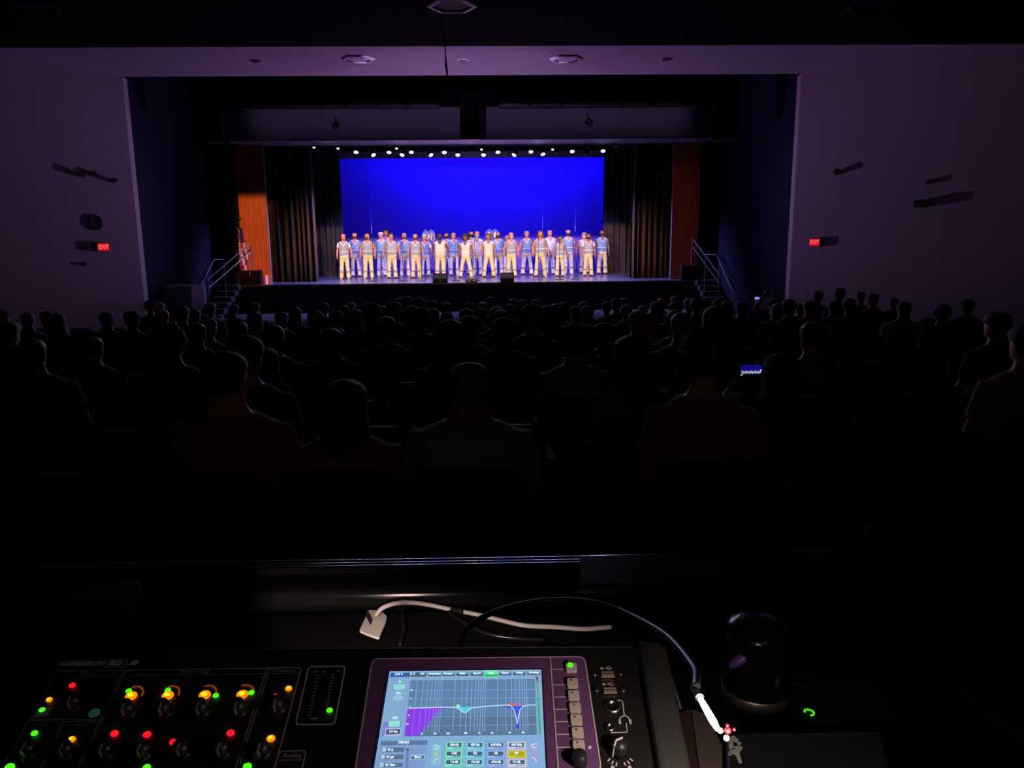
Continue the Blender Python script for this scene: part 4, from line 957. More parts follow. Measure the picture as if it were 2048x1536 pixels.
# ---- seats
SEATF = mat('seat_fabric', (.035, .02, .03), .85, bump=.2, bscale=150); SEATM = mat('seat_plastic', (.018, .018, .02), .65, spec=.15)
def seat_back():
    m = M(); prof = []
    for k in range(9):
        t = k/8; z = .40+.46*t; w2 = .245*(1 if t < .72 else math.sqrt(max(0, 1-((t-.72)/.30)**2))*.45+.55); y = -.20-.11*t
        prof.append((z, w2, y))
    m.loft([[V(x, y+yo+.02*(x/w2)**2, z) for x, yo in ((-w2, 0), (-w2*.5, .035), (w2*.5, .035), (w2, 0), (w2*.6, -.035), (-w2*.6, -.035))] for z, w2, y in prof])
    return m
seat0 = thing('theatre_seat', 'seat', 'seat', group='theatre seats in the dark house')
ob('backrest', seat_back(), SEATM, seat0, True, .01); ob('seat_pan', M().box((-.23, -.20, .38), (.23, .24, .445)), SEATF, seat0, bevel=.02)
am = M().box((-.025, -.2, .60), (.025, .16, .63)).box((-.015, -.12, .3), (.015, .06, .60))
for s in (-1, 1):
    a = link('armrest', am.mesh('armrest', SEATM) if s < 0 else arm_me, seat0) if s < 0 else link('armrest', arm_me, seat0, recalc=False)
    arm_me = a.data; a.location = (s*.262, 0, 0)
ob('pedestal', M().box((-.10, -.14, 0), (.10, .04, .38)).box((-.16, -.2, 0), (.16, .1, .03)), SEATM, seat0)
seat1 = copy_tree(seat0)
for c in seat1.children:
    if c.name.startswith('seat_pan'):
        c.rotation_euler = (math.radians(74), 0, 0); c.location = (0, -.26, .34)
used0 = used1 = False
def aisle(x): return -4.7 < x < -3.75 or 5.0 < x < 5.95
nseat = 0
for i, Y in enumerate(ROWY):
    fz_ = house(Y); hw = .70*Y+1.2; lim_l = max(-hw+.85, WL.x-KW*(20-Y)+.5); lim_r = min(hw+.85, WR.x+KW*(20-Y)-.5)
    occ = sorted(rowlist[i], key=lambda q: q['x']); xs = [(q['x'], True) for q in occ]
    edges = [lim_l-.3] + [q['x'] for q in occ] + [lim_r+.3]
    for a, b in zip(edges, edges[1:]):
        n = int((b-a)/.60)-1 if (b-a) > 1.2 else 0
        for k in range(n):
            x = a+(b-a)*(k+1)/(n+1)
            if not aisle(x): xs.append((x, False))
    xs.sort()
    for k, (x, full) in enumerate(xs):
        if full: s = seat0 if not used0 else copy_tree(seat0); used0 = True
        else: s = seat1 if not used1 else copy_tree(seat1); used1 = True
        s.location = (x, Y, fz_); nseat += 1
        s['label'] = f"{'occupied' if full else 'empty folded'} theatre seat, {ordn(k+1)} from clock side, {ordn(NR-i)} row from stage"
    for k, q in enumerate(occ):
        hx = q['hx']; build = q['build']; bm_, sm_, pm_, xf_ = AUDV[build]
        lab = SPECIAL.get(int(hx)) or f"{HW[q['hair']]} spectator, {ordn(k+1)} from clock side, {ordn(NR-i)} row from the stage"
        r = thing('person', lab, 'person', (q['x'], Y, fz_), PI+random.uniform(-.12, .12), 'seated audience in the dark house')
        sxy = 1.0+(q['sc']-1)*.5; r.scale = (sxy, sxy, q['sc'])
        rnd = random.Random(int(hx*3)); sk = rnd.choice(['fair', 'fair', 'tan', 'tan', 'brown'])
        for nm, me, mt in (('body', bm_, SKIN[sk]), ('shirt', sm_, SHIRTS[q['shirt']]), ('trousers', pm_, JEANS)):
            o = bpy.data.objects.new(nm, me); COL.objects.link(o); o.parent = r
            o.material_slots[0].link = 'OBJECT'; o.material_slots[0].material = mt
        if q['hair'] != 'bald':
            o = bpy.data.objects.new('hair' if q['hair'] != 'cap' else 'cap', hair_for(q['hair'], build)); COL.objects.link(o); o.parent = r
            o.material_slots[0].link = 'OBJECT'; o.material_slots[0].material = HAIRC[rnd.choice(['dark', 'dark', 'dark', 'brown', 'brown', 'grey'] if q['hair'] not in ('cap',) else ['dark'])]
        q['root'] = r
print('seats', nseat, [len(r) for r in rowlist])
# the glowing phone
def phone(px, py, Y, wpx, label, scene=True, tilt=.2):
    c = atY(px, py, Y); w2 = wpx/2*Y/FPX; h2 = w2*.5
    r = thing('phone', label, 'phone', c); r.rotation_euler = (-tilt, 0, 0)
    ob('case', M().box((-w2*1.08, .0, -h2*1.14), (w2*1.08, .009, h2*1.14)), BLACKGLOSS, r, bevel=.003)
    if scene:
        m = M(); mats = [glow('phone_blue', (14, 10, 120), 1), glow('phone_white', (215, 215, 235), .7), glow('phone_dark', (6, 5, 20), 1)]
        def rc(x0, x1, z0, z1, mi, d): m.mi = mi; m._add([V(x0, -d, z0), V(x1, -d, z0), V(x1, -d, z1), V(x0, -d, z1)], [(0, 1, 2, 3)])
        rc(-w2, w2, -h2, h2, 2, .001); rc(-w2, w2, -h2*.35, h2*.95, 0, .0015)
        for k in range(13):
            x = -w2*.9+1.8*w2*k/12.5; rc(x, x+w2*.09, -h2*(.75 if k % 2 else .65), -h2*.2+h2*.12*(k % 3 == 0), 1, .002)
        m.mi = 1
        for x, z in ((w2*.93, -h2*.05), (-w2*.93, -h2*.92)): m._add([V(x+.006*math.cos(t*PI/5), -.0025, z+.006*math.sin(t*PI/5)) for t in range(10)], [tuple(range(10))])
        ob('display', m, mats, r)
    else: ob('display', M().box((-w2, -.001, -h2), (w2, 0, h2)), glow('phone_pale', (150, 150, 255), .9), r)
    return r
pq = [q for r in rowlist for q in r if int(q['hx']) == 1550][0]
phone(1502, 740, pq['root'].location.y+.27, 43, 'glowing phone held up sideways showing the blue stage')
fq = [q for r in rowlist for q in r if int(q['hx']) == 1545][0]
phone(1514, 596.5, fq['root'].location.y+.38, 9, 'small bright phone held overhead before the white board', False)
# ------------------------------------------------------------------ the booth: ledge, desk, mixing console
DZ = 1.78
LED_ = mat('ledge_laminate', (.012, .011, .013), .2, spec=.25)
A0, A1 = atZ(1708, 1094, 1.82), atZ(0, 1131, 1.82)
yl0 = A0.y; xr = A0.x
B0 = atZ(1660, 1166, 1.82)
lx0 = -2.2
S1 = atZ(2048, 1312, 1.82); S2 = atZ(1830, 1300, 1.82)
def sl(p, q, y): return p.x+(q.x-p.x)*(y-p.y)/(q.y-p.y)
yl1 = A1.y; iy = B0.y
poly = [(lx0, yl1+(yl1-yl0)*.9), (xr-.04, yl0), (xr, yl0-.04), (sl(A0, S1, .2), .2), (sl(B0, S2, .2), .2), (B0.x, iy), (lx0, iy+.02)]
m = M().prism(poly, .045, Matrix.Translation((0, 0, 1.775)))
led = thing('booth_ledge', 'black laminate ledge capping the booth half-wall', 'ledge', (0, 0, 0))
cp_ = ob('cap', m, LED_, led, bevel=.018); cp_.modifiers['bevel'].segments = 6
m = M().box((lx0, iy+.05, .98), (xr-.05, yl1-.03, 1.775)).box((sl(B0, S2, .7)+.03, .2, .98), (sl(A0, S1, .7)-.05, iy+.04, 1.775))
ob('half_wall', m, BLACKPAINT, led)
dk = thing('desk', 'black booth desk under the mixing console', 'desk', (0, 0, 0))
dx1 = sl(B0, S2, .7)-.03
ob('desk_top', M().box((lx0, .45, DZ-.04), (dx1, iy-.015, DZ)), mat('desk_black', (.0045, .004, .0045), .8, spec=.06), dk, bevel=.004)
for x in (-1.9, .3, dx1-.08): ob('leg', M().box((x-.03, .95, .98), (x+.03, 1.35, DZ-.04)), BLACK, dk)

O_ = V(.72826, .79407, 2.10082); EX, EYV, EZ = V(.99964, -.0266, -.00375), V(.02614, .93124, .36348), V(-.00618, -.36345, .9316)
mc = thing('mixing_console', 'black digital mixing console with lit touchscreen and coloured knob lights', 'mixing console')
cm = Matrix.Identity(4)
for i in range(3): cm[i][0], cm[i][1], cm[i][2], cm[i][3] = EX[i], EYV[i], EZ[i], O_[i]
mc.matrix_world = cm
def L(px, py, h=0.0):
    d = ray(px, py); o = O_+EZ*h; p = EYE + d*((o-EYE).dot(EZ)/d.dot(EZ)) - O_
    return V(p.dot(EX), p.dot(EYV), h)
CH = mat('console_black', (.012, .012, .013), .42, bump=.05, bscale=300); CHG = mat('console_cheek', (.035, .033, .033), .5, bump=.1, bscale=200)
PUR = mat('console_purple', (.16, .06, .19), .45); PRINT = mat('panel_print', (.55, .46, .52), .5)
PRINTD = mat('panel_print_grey', (.4, .36, .4), .5)
xr_, ytop = L(1272, 1308).x, L(700, 1292).y
cy0 = -.42
m = M().box((-1.05, cy0, -.02), (xr_, ytop, -.0012)); 
ob('top_panel', m, CH, mc, bevel=.003)
def down(x, y, z): 
    p = O_+EX*x+EYV*y; k = (z-p.z)
    q = V(p.x, p.y, z)-O_; return V(q.dot(EX), q.dot(EYV), q.dot(EZ))
m = M(); a, b, c, d = (-1.04, ytop-.01), (xr_-.002, ytop-.01), (xr_-.002, cy0+.01), (-1.04, cy0+.01)
m.loft([[V(x, y, -.02) for x, y in (a, b, c, d)], [down(x, y, DZ) for x, y in (a, b, c, d)]])
ob('chassis', m, CH, mc)
x2 = L(1338, 1330).x
m = M().prism([(xr_, cy0), (x2, cy0), (x2, ytop-.005), (xr_+.004, ytop+.002)], .03, Matrix.Translation((0, 0, -.022)))
m.loft([[V(x, y, -.022) for x, y in ((xr_+.001, ytop-.01), (x2-.001, ytop-.01), (x2-.001, cy0+.01), (xr_+.001, cy0+.01))], [down(x, y, DZ) for x, y in ((xr_+.001, ytop-.01), (x2-.001, ytop-.01), (x2-.001, cy0+.01), (xr_+.001, cy0+.01))]])
ob('end_cheek', m, CHG, mc, bevel=.006)
def strip(m, pts, w, h=.0006, closed=False):
    P_ = [V(p[0], p[1], 0) for p in pts]
    if closed: P_ = P_+[P_[0], P_[1]]
    L_ = []; R_ = []
    for i, p in enumerate(P_):
        t = (P_[min(i+1, len(P_)-1)]-P_[max(i-1, 0)]).normalized(); n_ = V(-t.y, t.x, 0)*w/2
        L_.append(p+n_+V(0, 0, h)); R_.append(p-n_+V(0, 0, h))
    if closed: L_, R_ = L_[:-1], R_[:-1]; L_[0], R_[0] = L_[-1], R_[-1]
    m.grid([L_, R_])
def rounded(c, r=.006, k=4):
    out = []; n = len(c)
    for i in range(n):
        p, a, b = V(*c[i][:2]), V(*c[i-1][:2]), V(*c[(i+1) % n][:2]); u, v = (a-p).normalized(), (b-p).normalized()
        for j in range(k+1):
            t = j/k; out.append((p+u*r)*(1-t)**2 + p*2*t*(1-t) + (p+v*r)*t*t)
    return out
LW = .0011
# printed outlines on the left panel
m = M()
strip(m, [L(30, 1492), L(113, 1343), L(601, 1336)], LW)
strip(m, [L(8, 1531), L(30, 1492)], LW)
strip(m, [L(537, 1336.5), L(597, 1335.5), L(602, 1340), L(549, 1538)], LW*1.3)
strip(m, [L(534, 1337), L(471, 1538)], LW); strip(m, [L(540, 1337), L(477, 1538)], LW)
for o_ in (0, 5): strip(m, [L(248+o_, 1342), L(156+o_, 1532)], LW*.8)
strip(m, [L(60, 1438), L(206, 1441)], LW); strip(m, [L(60, 1442), L(206, 1445)], LW*.7)
for o_ in (0, 5): strip(m, [L(125+o_, 1445), L(80+o_, 1536)], LW*.7)
strip(m, [L(253, 1351), L(534, 1348)], LW*.5); strip(m, [L(118, 1354), L(246, 1352)], LW*.4); strip(m, [L(540, 1348), L(598, 1347)], LW*.5)
strip(m, [(p.x, p.y) for p in rounded([L(559, 1503), L(613, 1502), L(603, 1545), L(546, 1545)], .005)], LW, closed=True)
strip(m, [L(556, 1521), L(609, 1520)], LW*.6)
for cx, cy in ((263, 1377), (336, 1375), (411, 1374), (487, 1373)): strip(m, [L(cx-8, cy), L(cx+8, cy)], LW*.6)
ob('printed_lines', m, PRINTD, mc)
def at(px, py, size_px, h=.001):
    p = L(px, py); return Matrix.Translation((p.x, p.y, h))
def S(px, py, n): return abs(L(px, py).y-L(px, py-n).y)
m = M()
def txt(s_, px, py, hpx, bold=.0, al='CENTER', shear=0): 
    xf = at(px, py, hpx)
    if shear: xf = xf @ Matrix(((1, shear, 0, 0), (0, 1, 0, 0), (0, 0, 1, 0), (0, 0, 0, 1)))
    m.text(s_, xf, S(px, py, hpx)*1.35, al, bold)
txt('Parametric EQ', 390, 1344.5, 6); txt('Compressor', 569, 1342, 6); txt('Preamp', 177, 1348, 6); txt('Gate', 88, 1449.5, 6); txt('Sends', 161, 1451, 6); txt('Routing', 585, 1512, 8)
ob('lettering', m, PRINT, mc)
m = M(); txt('ALLEN&HEATH', 162, 1328.5, 8.2, .0006, shear=.35); txt('GLD', 231, 1328, 8.4, .0008, shear=.2); txt('80', 269, 1327, 9.5, .0006, shear=.3)
bd = ob('badge_lettering', m, mat('badge_print', (.62, .6, .58), .4), mc)
m = M(); strip(m, [(p.x, p.y) for p in rounded([L(212, 1321), L(256, 1320), L(252, 1335), L(208, 1336)], .0035)], LW*1.2, closed=True); ob('badge_outline', m, PRINTD, mc)
# knobs and indicator lights
CAP = mat('knob_black', (.018, .018, .02), .4); PTR = mat('knob_pointer', (.35, .33, .32), .4)
LEDC = {'red': glow('led_red', (255, 18, 30), 1.6), 'orange': glow('led_orange', (255, 138, 0), 1.1), 'green': glow('led_green', (70, 255, 20), 1.3), 'dim': glow('led_dim_teal', (18, 50, 46), 1), 'halo': glow('led_halo', (130, 60, 4), .8)}
LEDC['core'] = glow('led_core', (255, 225, 40), 1.2)
def knob(px, py, ring=None):
    p = L(px, py); 
    k = ob('knob', M().cyl((p.x, p.y, 0), .0095, .004, 24, r2=.0085).cyl((p.x, p.y, .004), .0078, .012, 24, r2=.0068), CAP, mc, True)
    ob('pointer', M().box((p.x-.0011, p.y-.0062, .0155), (p.x+.0011, p.y+.001, .0164)).box((p.x-.0011, p.y-.0079, .006), (p.x+.0011, p.y-.0068, .0164)), PTR, k)
    if ring:
        m = M(); p2 = L(px+8, py-34)
        for rr, hh in ((.0105, .0008),):
            strip(m, [(p2.x+rr*math.cos(a), p2.y+.001+rr*math.sin(a)) for a in [PI*(-.05+.7*t/14) for t in range(15)]], .0022, hh)
        ob('light_ring', m, LEDC['halo'], k)
    return k
def led(px, py, col, r=.0034, fl=.6, core=False):
    p = L(px, py); o = ob('indicator_light', M().ell((p.x, p.y, .001), (r, r*.85, r*fl)), LEDC[col], mc, True)
    if core: ob('light_core', M().ell((p.x, p.y-.0005, .001+r*fl*.8), (r*.55, r*.4, r*.3)), LEDC['core'], o, True)
    return o
for x, y, c in ((263, 1393, 'o'), (336, 1392, 'o'), (410, 1391, 'o'), (485, 1390, 'o')):
    knob(x-6, y+33, True); led(x, y, 'orange', .0066, .45, True)
for x, y in ((258, 1383), (336, 1381.5), (432, 1392), (503, 1386)): led(x, y, 'green', .0034)
for x, y in ((150, 1412), (556, 1418)): knob(x, y)
for x, y, c, r_ in ((145, 1372, 'red', .0036), (99, 1400.5, 'orange', .0036), (85, 1421, 'green', .0034), (577.5, 1378, 'orange', .0040), (69.5, 1467.5, 'green', .0036), (144, 1480, 'orange', .0042), (229.5, 1468, 'red', .0042),
                  (294.5, 1470, 'red', .0042), (346.5, 1485, 'red', .0038), (461.5, 1467, 'red', .0042), (542, 1478, 'orange', .0046), (20, 1536, 'green', .005), (294, 1536, 'green', .004), (495, 1534, 'green', .0044), (551, 1391, 'red', .0020)):
    led(x, y, c, r_, core=(c == 'orange'))
led(189, 1427, 'dim', .0062, .35)
for x, y in ((64, 1503), (139, 1503), (217, 1504), (292, 1504), (370, 1503), (449, 1502), (529, 1503)): knob(x-4, y+4)
p = L(85, 1424); ob('button', M().box((p.x-.0075, p.y-.006, 0), (p.x+.0075, p.y+.005, .0012)), mat('key_grey', (.3, .3, .25), .5), mc, bevel=.0008)  # plain grey key beneath the green indicator
# level meter
m = M(); strip(m, [(p.x, p.y) for p in rounded([L(618, 1334), L(691, 1332.5), L(669.5, 1449), L(591, 1450)], .005)], LW*1.3, closed=True)
mt = ob('meter_outline', m, PRINT, mc)
m = M()
for k in range(13):
    for x0, x1, y0, y1 in ((636, 619, 1351, 1431), (666, 652, 1350, 1420)):
        t = k/12; p = L(x0+(x1-x0)*t, y0+(y1-y0)*t); m.box((p.x-.0016, p.y-.0005, 0), (p.x+.0016, p.y+.0005, .0007))
for x, y in ((630, 1344), (648, 1344), (676, 1343)): p = L(x, y); m.box((p.x-.0012, p.y-.001, 0), (p.x+.0012, p.y+.001, .0007))
p = L(628, 1437); m.box((p.x-.0035, p.y-.001, 0), (p.x+.0035, p.y+.001, .0007))
ob('meter_scale', m, mat('meter_scale_grey', (.2, .2, .2), .5), mc); led(659.5, 1421.5, 'green', .0034)
# touchscreen surround and soft keys
BZ = [L(745, 1319), L(1169, 1314.5), L(1203, 1545), L(710, 1545)]
m = M().prism([(p.x, p.y) for p in rounded(BZ, .008)], .0008, Matrix.Translation((0, 0, -.0003)))
bz = ob('screen_surround', m, PUR, mc)
m = M(); strip(m, [(p.x, p.y) for p in rounded(BZ, .008)], .0016, .0012, True)
strip(m, [L(1100.5, 1316), L(1117, 1545)], .0016, .0012)
KY = ((1142, 1338), (1144.5, 1369), (1147, 1393.5), (1149.6, 1418), (1152, 1442.5), (1154.8, 1468), (1157, 1494))
for i, (x, y) in enumerate(KY): strip(m, [L(1104+i*1.7, y+2), L(x-9, y+2)], .0014, .0012)
ob('surround_lines', m, PRINT, bz)
KEY = mat('soft_key', (.58, .50, .45), .5)
for i, (x, y) in enumerate(KY):
    p = L(x, y); k = M().prism([(q.x, q.y) for q in rounded([(p.x-.0060, p.y-.0062), (p.x+.0062, p.y-.0062), (p.x+.0062, p.y+.0052), (p.x-.0060, p.y+.0052)], .002, 3)], .004, Matrix.Translation((0, 0, .0005)))
    ko = ob('soft_key', k, KEY, bz, bevel=.0008)
    ob('key_indicator', M().cyl((p.x-.001, p.y+.002, .004), .0011 if i else .0032, .0012, 14), LEDC['green'] if i == 0 else mat('key_dot', (.15, .12, .11), .5), ko)
p = L(1179, 1495.5); ob('indicator_light', M().ell((p.x, p.y, .0008), (.0022, .0022, .0012)), WHITE, bz, True)
p = L(1158, 1524); ko = ob('knob', M().cyl((p.x, p.y, 0), .0085, .013, 24, r2=.007).ell((p.x, p.y, .013), (.007, .007, .002)), CAP, bz, True)
# ---- the screen picture, laid out by measured positions
sc_ = M(); smats = []; smi = {}
def scol(rgb, s=1.0):
    k = (rgb, s)
    if k not in smi: smi[k] = len(smats); smats.append(glow('screen_%d_%d_%d' % rgb, rgb, s))
    return smi[k]
def q4(pts, rgb, h): sc_.mi = scol(rgb); sc_._add([L(x, y)+V(0, 0, h) for x, y in pts], [tuple(range(len(pts)))])
def sx_(y): return 779.3+(748.9-779.3)*(y-1343.5)/190.5, 1082.3+(1090.4-1082.3)*(y-1340.4)/193.6
def R4(x0, y0, x1, y1, rgb, h, sk0=-.1, sk1=None):
    """rectangle with edges following the screen's perspective"""
    def sk(x): return (x-940)/161*.105 if sk1 is None else 0
    dy = lambda x: (940-x)*.011
    q4([(x0, y0+dy(x0)), (x1, y0+dy(x1)), (x1+(y1-y0)*sk(x1)*.62, y1+dy(x1)), (x0+(y1-y0)*sk(x0)*.95, y1+dy(x0))], rgb, h)
q4([(779.3, 1343.5), (1082.3, 1340.2), (1091.5, 1545), (747, 1545)], (128, 168, 205), .0010)
q4([(776.8, 1342), (1085, 1338.5), (1085, 1340.2), (779.3, 1343.5)], (2, 2, 8), .0010); q4([(776, 1342), (779.3, 1343.5), (747, 1545), (742, 1545)], (22, 18, 34), .0010); q4([(1082.3, 1340.2), (1085.5, 1338.5), (1096, 1545), (1091.5, 1545)], (30, 18, 36), .0010)
q4([(782, 1347.5), (814, 1347), (812, 1355.5), (781, 1356)], (40, 90, 165), .0014); q4([(814, 1347), (853, 1346.5), (852, 1355), (812, 1355.5)], (72, 98, 122), .0014)
tabs = [(855.5, 883), (884, 910), (912, 938), (940.5, 967), (968.5, 996), (997.5, 1023.5), (1025.5, 1052), (1054, 1081)]
for i, (a, b) in enumerate(tabs):
    y = 1346.5-(a-855)*.013
    if i == 4: q4([(a, y-3), (b, y-3), (b, y+11), (a, y+11)], (110, 220, 165), .0014); q4([(a+1, y+5), (b-1, y+5), (b-1, y+10), (a+1, y+10)], (55, 180, 110), .0016)
    else: q4([(a, y), (b, y), (b, y+7.5), (a, y+8)], (112, 150, 176), .0014); q4([(a+.8, y+3.5), (b-.8, y+3.5), (b-1.5, y+8), (a+1.5, y+8)], (66, 92, 122), .0016)
# graph field
GY0, GY1 = 1361, 1473
def gx(u, y):   # u 0..1 across the graph
    x0 = 821.5+(809-821.5)*(y-1361)/112; x1 = 1069.5+(1074-1069.5)*(y-1358)/115; return x0+(x1-x0)*u
def gp(u, v): y = GY0+(GY1-GY0)*v; x = gx(u, y); return (x, y+(940-x)*.012)
def G(u0, v0, u1, v1, rgb, h): q4([gp(u0, v0), gp(u1, v0), gp(u1, v1), gp(u0, v1)], rgb, h)
G(0, 0, 1, 1, (92, 128, 168), .0014); G(0, .62, 1, 1, (88, 116, 150), .0015)
vl = [.055, .105, .145, .175, .202, .222, .240, .258, .362, .418, .458, .494, .524, .548, .568, .586, .603, .700, .765, .810, .845, .873, .896, .915, .932]
for v in vl: G(v-.0022, 0, v+.0022, .93, (138, 172, 214), .0017)
for v in (.19, .335, .655, .82): G(0, v-.006, 1, v+.006, (122, 152, 200), .0017)
hp = [(0, .50), (.27, .50), (.24, .55), (.21, .62), (.165, .80), (.11, .995), (0, .995)]
q4([gp(*p) for p in hp], (134, 64, 226), .0018); q4([gp(*p) for p in ((.27, .50), (.33, .497), (.27, .53), (.24, .56))], (126, 80, 214), .0018)
for v in vl[:8]:
    vv = min(.97, .995-(v-.11)/.16*.45) if v > .11 else .97
    G(v-.003, .52, v+.003, max(.53, vv), (158, 96, 250), .0019)
q4([gp(*p) for p in ((.375, .487), (.42, .49), (.50, .487), (.485, .52), (.465, .575), (.447, .60), (.425, .57), (.40, .515))], (84, 200, 226), .0019)
q4([gp(*p) for p in ((.73, .487), (.91, .487), (.895, .53), (.865, .66), (.853, .80), (.84, .66), (.81, .53))], (66, 84, 232), .0019)
q4([gp(*p) for p in ((.842, .80), (.866, .80), (.862, .89), (.846, .89))], (48, 66, 205), .0019)
q4([gp(*p) for p in ((.70, .478), (.78, .455), (.81, .41), (.84, .45), (.91, .475), (.85, .487))], (176, 118, 140), .0019); q4([gp(*p) for p in ((.785, .47), (.81, .425), (.835, .465), (.81, .487))], (205, 104, 106), .0020)
cv = [(0, .505), (.10, .50), (.25, .495), (.355, .493), (.395, .515), (.425, .57), (.447, .60), (.47, .565), (.50, .515), (.56, .493), (.66, .48), (.76, .465), (.80, .475), (.83, .56), (.845, .70), (.853, .82), (.861, .70), (.875, .56), (.90, .495), (.94, .475), (1, .472)]
cm_ = M(); sc_.mi = scol((188, 222, 244)); P_ = [L(*gp(*c)) for c in cv]
strip(sc_, P_, .0011, .0022)
q4([gp(.393+.016*math.cos(k*PI/4), .475+.03*math.sin(k*PI/4)) for k in range(8)], (150, 236, 214), .0023)
# meter on the right
R4(1071.5, 1356, 1076.5, 1366, (120, 90, 120), .0018); R4(1072, 1366, 1077, 1396, (116, 160, 140), .0018); q4([(1073.5, 1396), (1078.5, 1396), (1083, 1471), (1078, 1471)], (70, 168, 130), .0018)
# left column
q4([(788, 1371), (810.5, 1370), (808.5, 1380), (788, 1381)], (136, 220, 208), .0016)
q4([(796+10.5*math.cos(k*PI/10), 1398+5*math.sin(k*PI/10)) for k in range(20)], (152, 190, 224), .0016)
q4([(768, 1445), (803, 1444), (800, 1473), (763, 1474)], (122, 130, 214), .0013)
q4([(778, 1444), (801, 1443.5), (799, 1455), (777, 1455.5)], (140, 228, 204), .0016)
q4([(771, 1458), (803, 1457.5), (802, 1473), (769, 1474)], (176, 182, 234), .0016); q4([(773, 1461), (801, 1460.5), (800, 1470), (772, 1471)], (70, 84, 104), .0018)
# lower half: library list and value fields
q4([(762, 1477), (1087, 1472), (1092, 1545), (748, 1545)], (124, 168, 212), .0012)
q4([(762, 1484), (855, 1482), (855, 1491.5), (761, 1493)], (92, 118, 160), .0016)
q4([(760, 1495), (854, 1493), (850, 1545), (749, 1545)], (124, 154, 200), .0015)
for i, y in enumerate((1497.5, 1512, 1528)):
    x0, x1 = 766-i*2.5, 809-i*1.5; q4([(x0, y), (x1, y-.6), (x1-.8, y+8), (x0-1.4, y+8.6)], (88, 112, 144), .0017); q4([(x0, y), (x0+7, y), (x0+6, y+8), (x0-1.2, y+8)], (168, 208, 214), .0019)
q4([(823, 1511.5), (850, 1511), (849, 1521), (822, 1521.5)], (168, 200, 234), .0017); q4([(824, 1513.5), (848.5, 1513), (848, 1520), (823.5, 1520.5)], (84, 108, 144), .0018)
q4([(813, 1499), (818, 1499), (816, 1545), (811, 1545)], (100, 130, 178), .0017); q4([(813.5, 1499), (817.5, 1499), (817, 1503), (813, 1503)], (56, 80, 106), .0019)
q4([(865, 1490), (884, 1489.5), (881, 1532), (861, 1533)], (132, 186, 206), .0016); q4([(868+4, 1506), (872+5, 1510), (872, 1515.5), (867, 1510.5)], (158, 206, 150), .0019)
q4([(1059.5, 1487.5), (1076, 1487), (1078, 1526), (1060.5, 1527)], (146, 160, 206), .0016); q4([(1068, 1503), (1071.5, 1507), (1068.5, 1511), (1065, 1507)], (176, 150, 182), .0019)
sc_.mi = scol((196, 222, 244))
for pts in ([(868, 1493), (875, 1494), (879, 1496.5), (874, 1499.5), (869, 1500.5)], [(867.5, 1528), (870, 1522), (873, 1519.8), (877, 1519.5)], [(1074, 1490), (1066, 1491), (1062, 1493.5), (1066, 1497), (1073, 1498)], [(1064, 1517.5), (1068, 1517.8), (1070.5, 1520), (1073, 1526)]):
    strip(sc_, [L(*p) for p in pts], .0009, .0021)
cols = [((893, 925), (130, 222, 206)), ((934, 967), (134, 206, 232)), ((975, 1008.5), (140, 178, 238)), ((1016.5, 1050), (196, 200, 226))]
for i, ((a, b), c) in enumerate(cols):
    q4([(a-3, 1484), (b+3, 1483.5), (b+6, 1545), (a-7, 1545)], tuple(int(v*.86) for v in c), .0014)
    for j, y in enumerate((1486, 1503.5, 1520.5)):
        s_ = (a-971)/80*j*1.2; q4([(a+s_, y), (b+s_, y-.3), (b+s_+.8, y+14), (a+s_-.8, y+14.3)], (196, 196, 40) if (i, j) == (3, 1) else c, .0017)
        q4([(a+s_+2, y+2), (b+s_-2, y+1.8), (b+s_-2, y+9.8), (a+s_+1.6, y+10)], (168, 160, 30) if (i, j) == (3, 1) else (74, 96, 120), .0019)
        q4([(a+s_+14, y+11.5), (b+s_-2, y+11.3), (b+s_-2, y+12.8), (a+s_+13.8, y+13)], (92, 118, 130) if (i, j) != (3, 1) else (150, 144, 30), .0019)
sc_.mi = scol((208, 232, 250))
def stx(s_, px, py, hpx, al='CENTER', b=.0003): p = L(px, py); sc_.text(s_, Matrix.Translation((p.x, p.y, .0024)), S(px, py, hpx)*1.28, al, b)
stx('LAV 3', 798, 1351, 4.2); stx('ip 3', 825.5, 1350.5, 4.2); stx('48V', 845, 1350.5, 3.6)
for (a, b), t in zip(tabs, ('Overview', 'Preamp', 'Gate', 'Insert', 'PEQ', 'Comp', 'Delay', 'Routing')): stx(t, (a+b)/2, 1350.2-(a-855)*.013, 4.0)
stx('In', 800.5, 1365.5, 3.5); stx('RTA', 797, 1389, 3.5); stx('HPF', 790.5, 1438.5, 4); stx('118 Hz', 786.5, 1466, 4.2); stx('Library', 808, 1486.8, 5.5)
for t, x in (('40', 844), ('100', 870), ('200', 896.5), ('500', 931.5), ('1k', 958.5), ('2k', 984.5), ('5k', 1019.5), ('10k', 1046)): stx(t, x, 1470-(x-844)*.011, 2.8)
for t, x, y in (('12', 823, 1382.5), ('6', 822, 1399.5), ('0', 820, 1416), ('-6', 817.5, 1433), ('-12', 815, 1450.5)): stx(t, x, y, 2.4)
stx('01 g', 781, 1501.8, 4.5); stx('01 gtr', 781, 1516.5, 4.5); stx('01 filter', 781, 1532.5, 4.5); stx('Store', 836, 1516.8, 4.5)
vals = (('286 Hz', '0.42', '0.1 dB'), ('629 Hz', '0.2', '-5.6 dB'), ('6.48 kHz', '1/6', '-15.0 dB'), ('6.01 kHz', '2/3', '3.1 dB'))
for ((a, b), c), vv in zip(cols, vals):
    for y, t in zip((1492, 1509.3, 1526.5), vv): stx(t, (a+b)/2, y, 4.2)
ob('touchscreen', sc_, smats, mc)
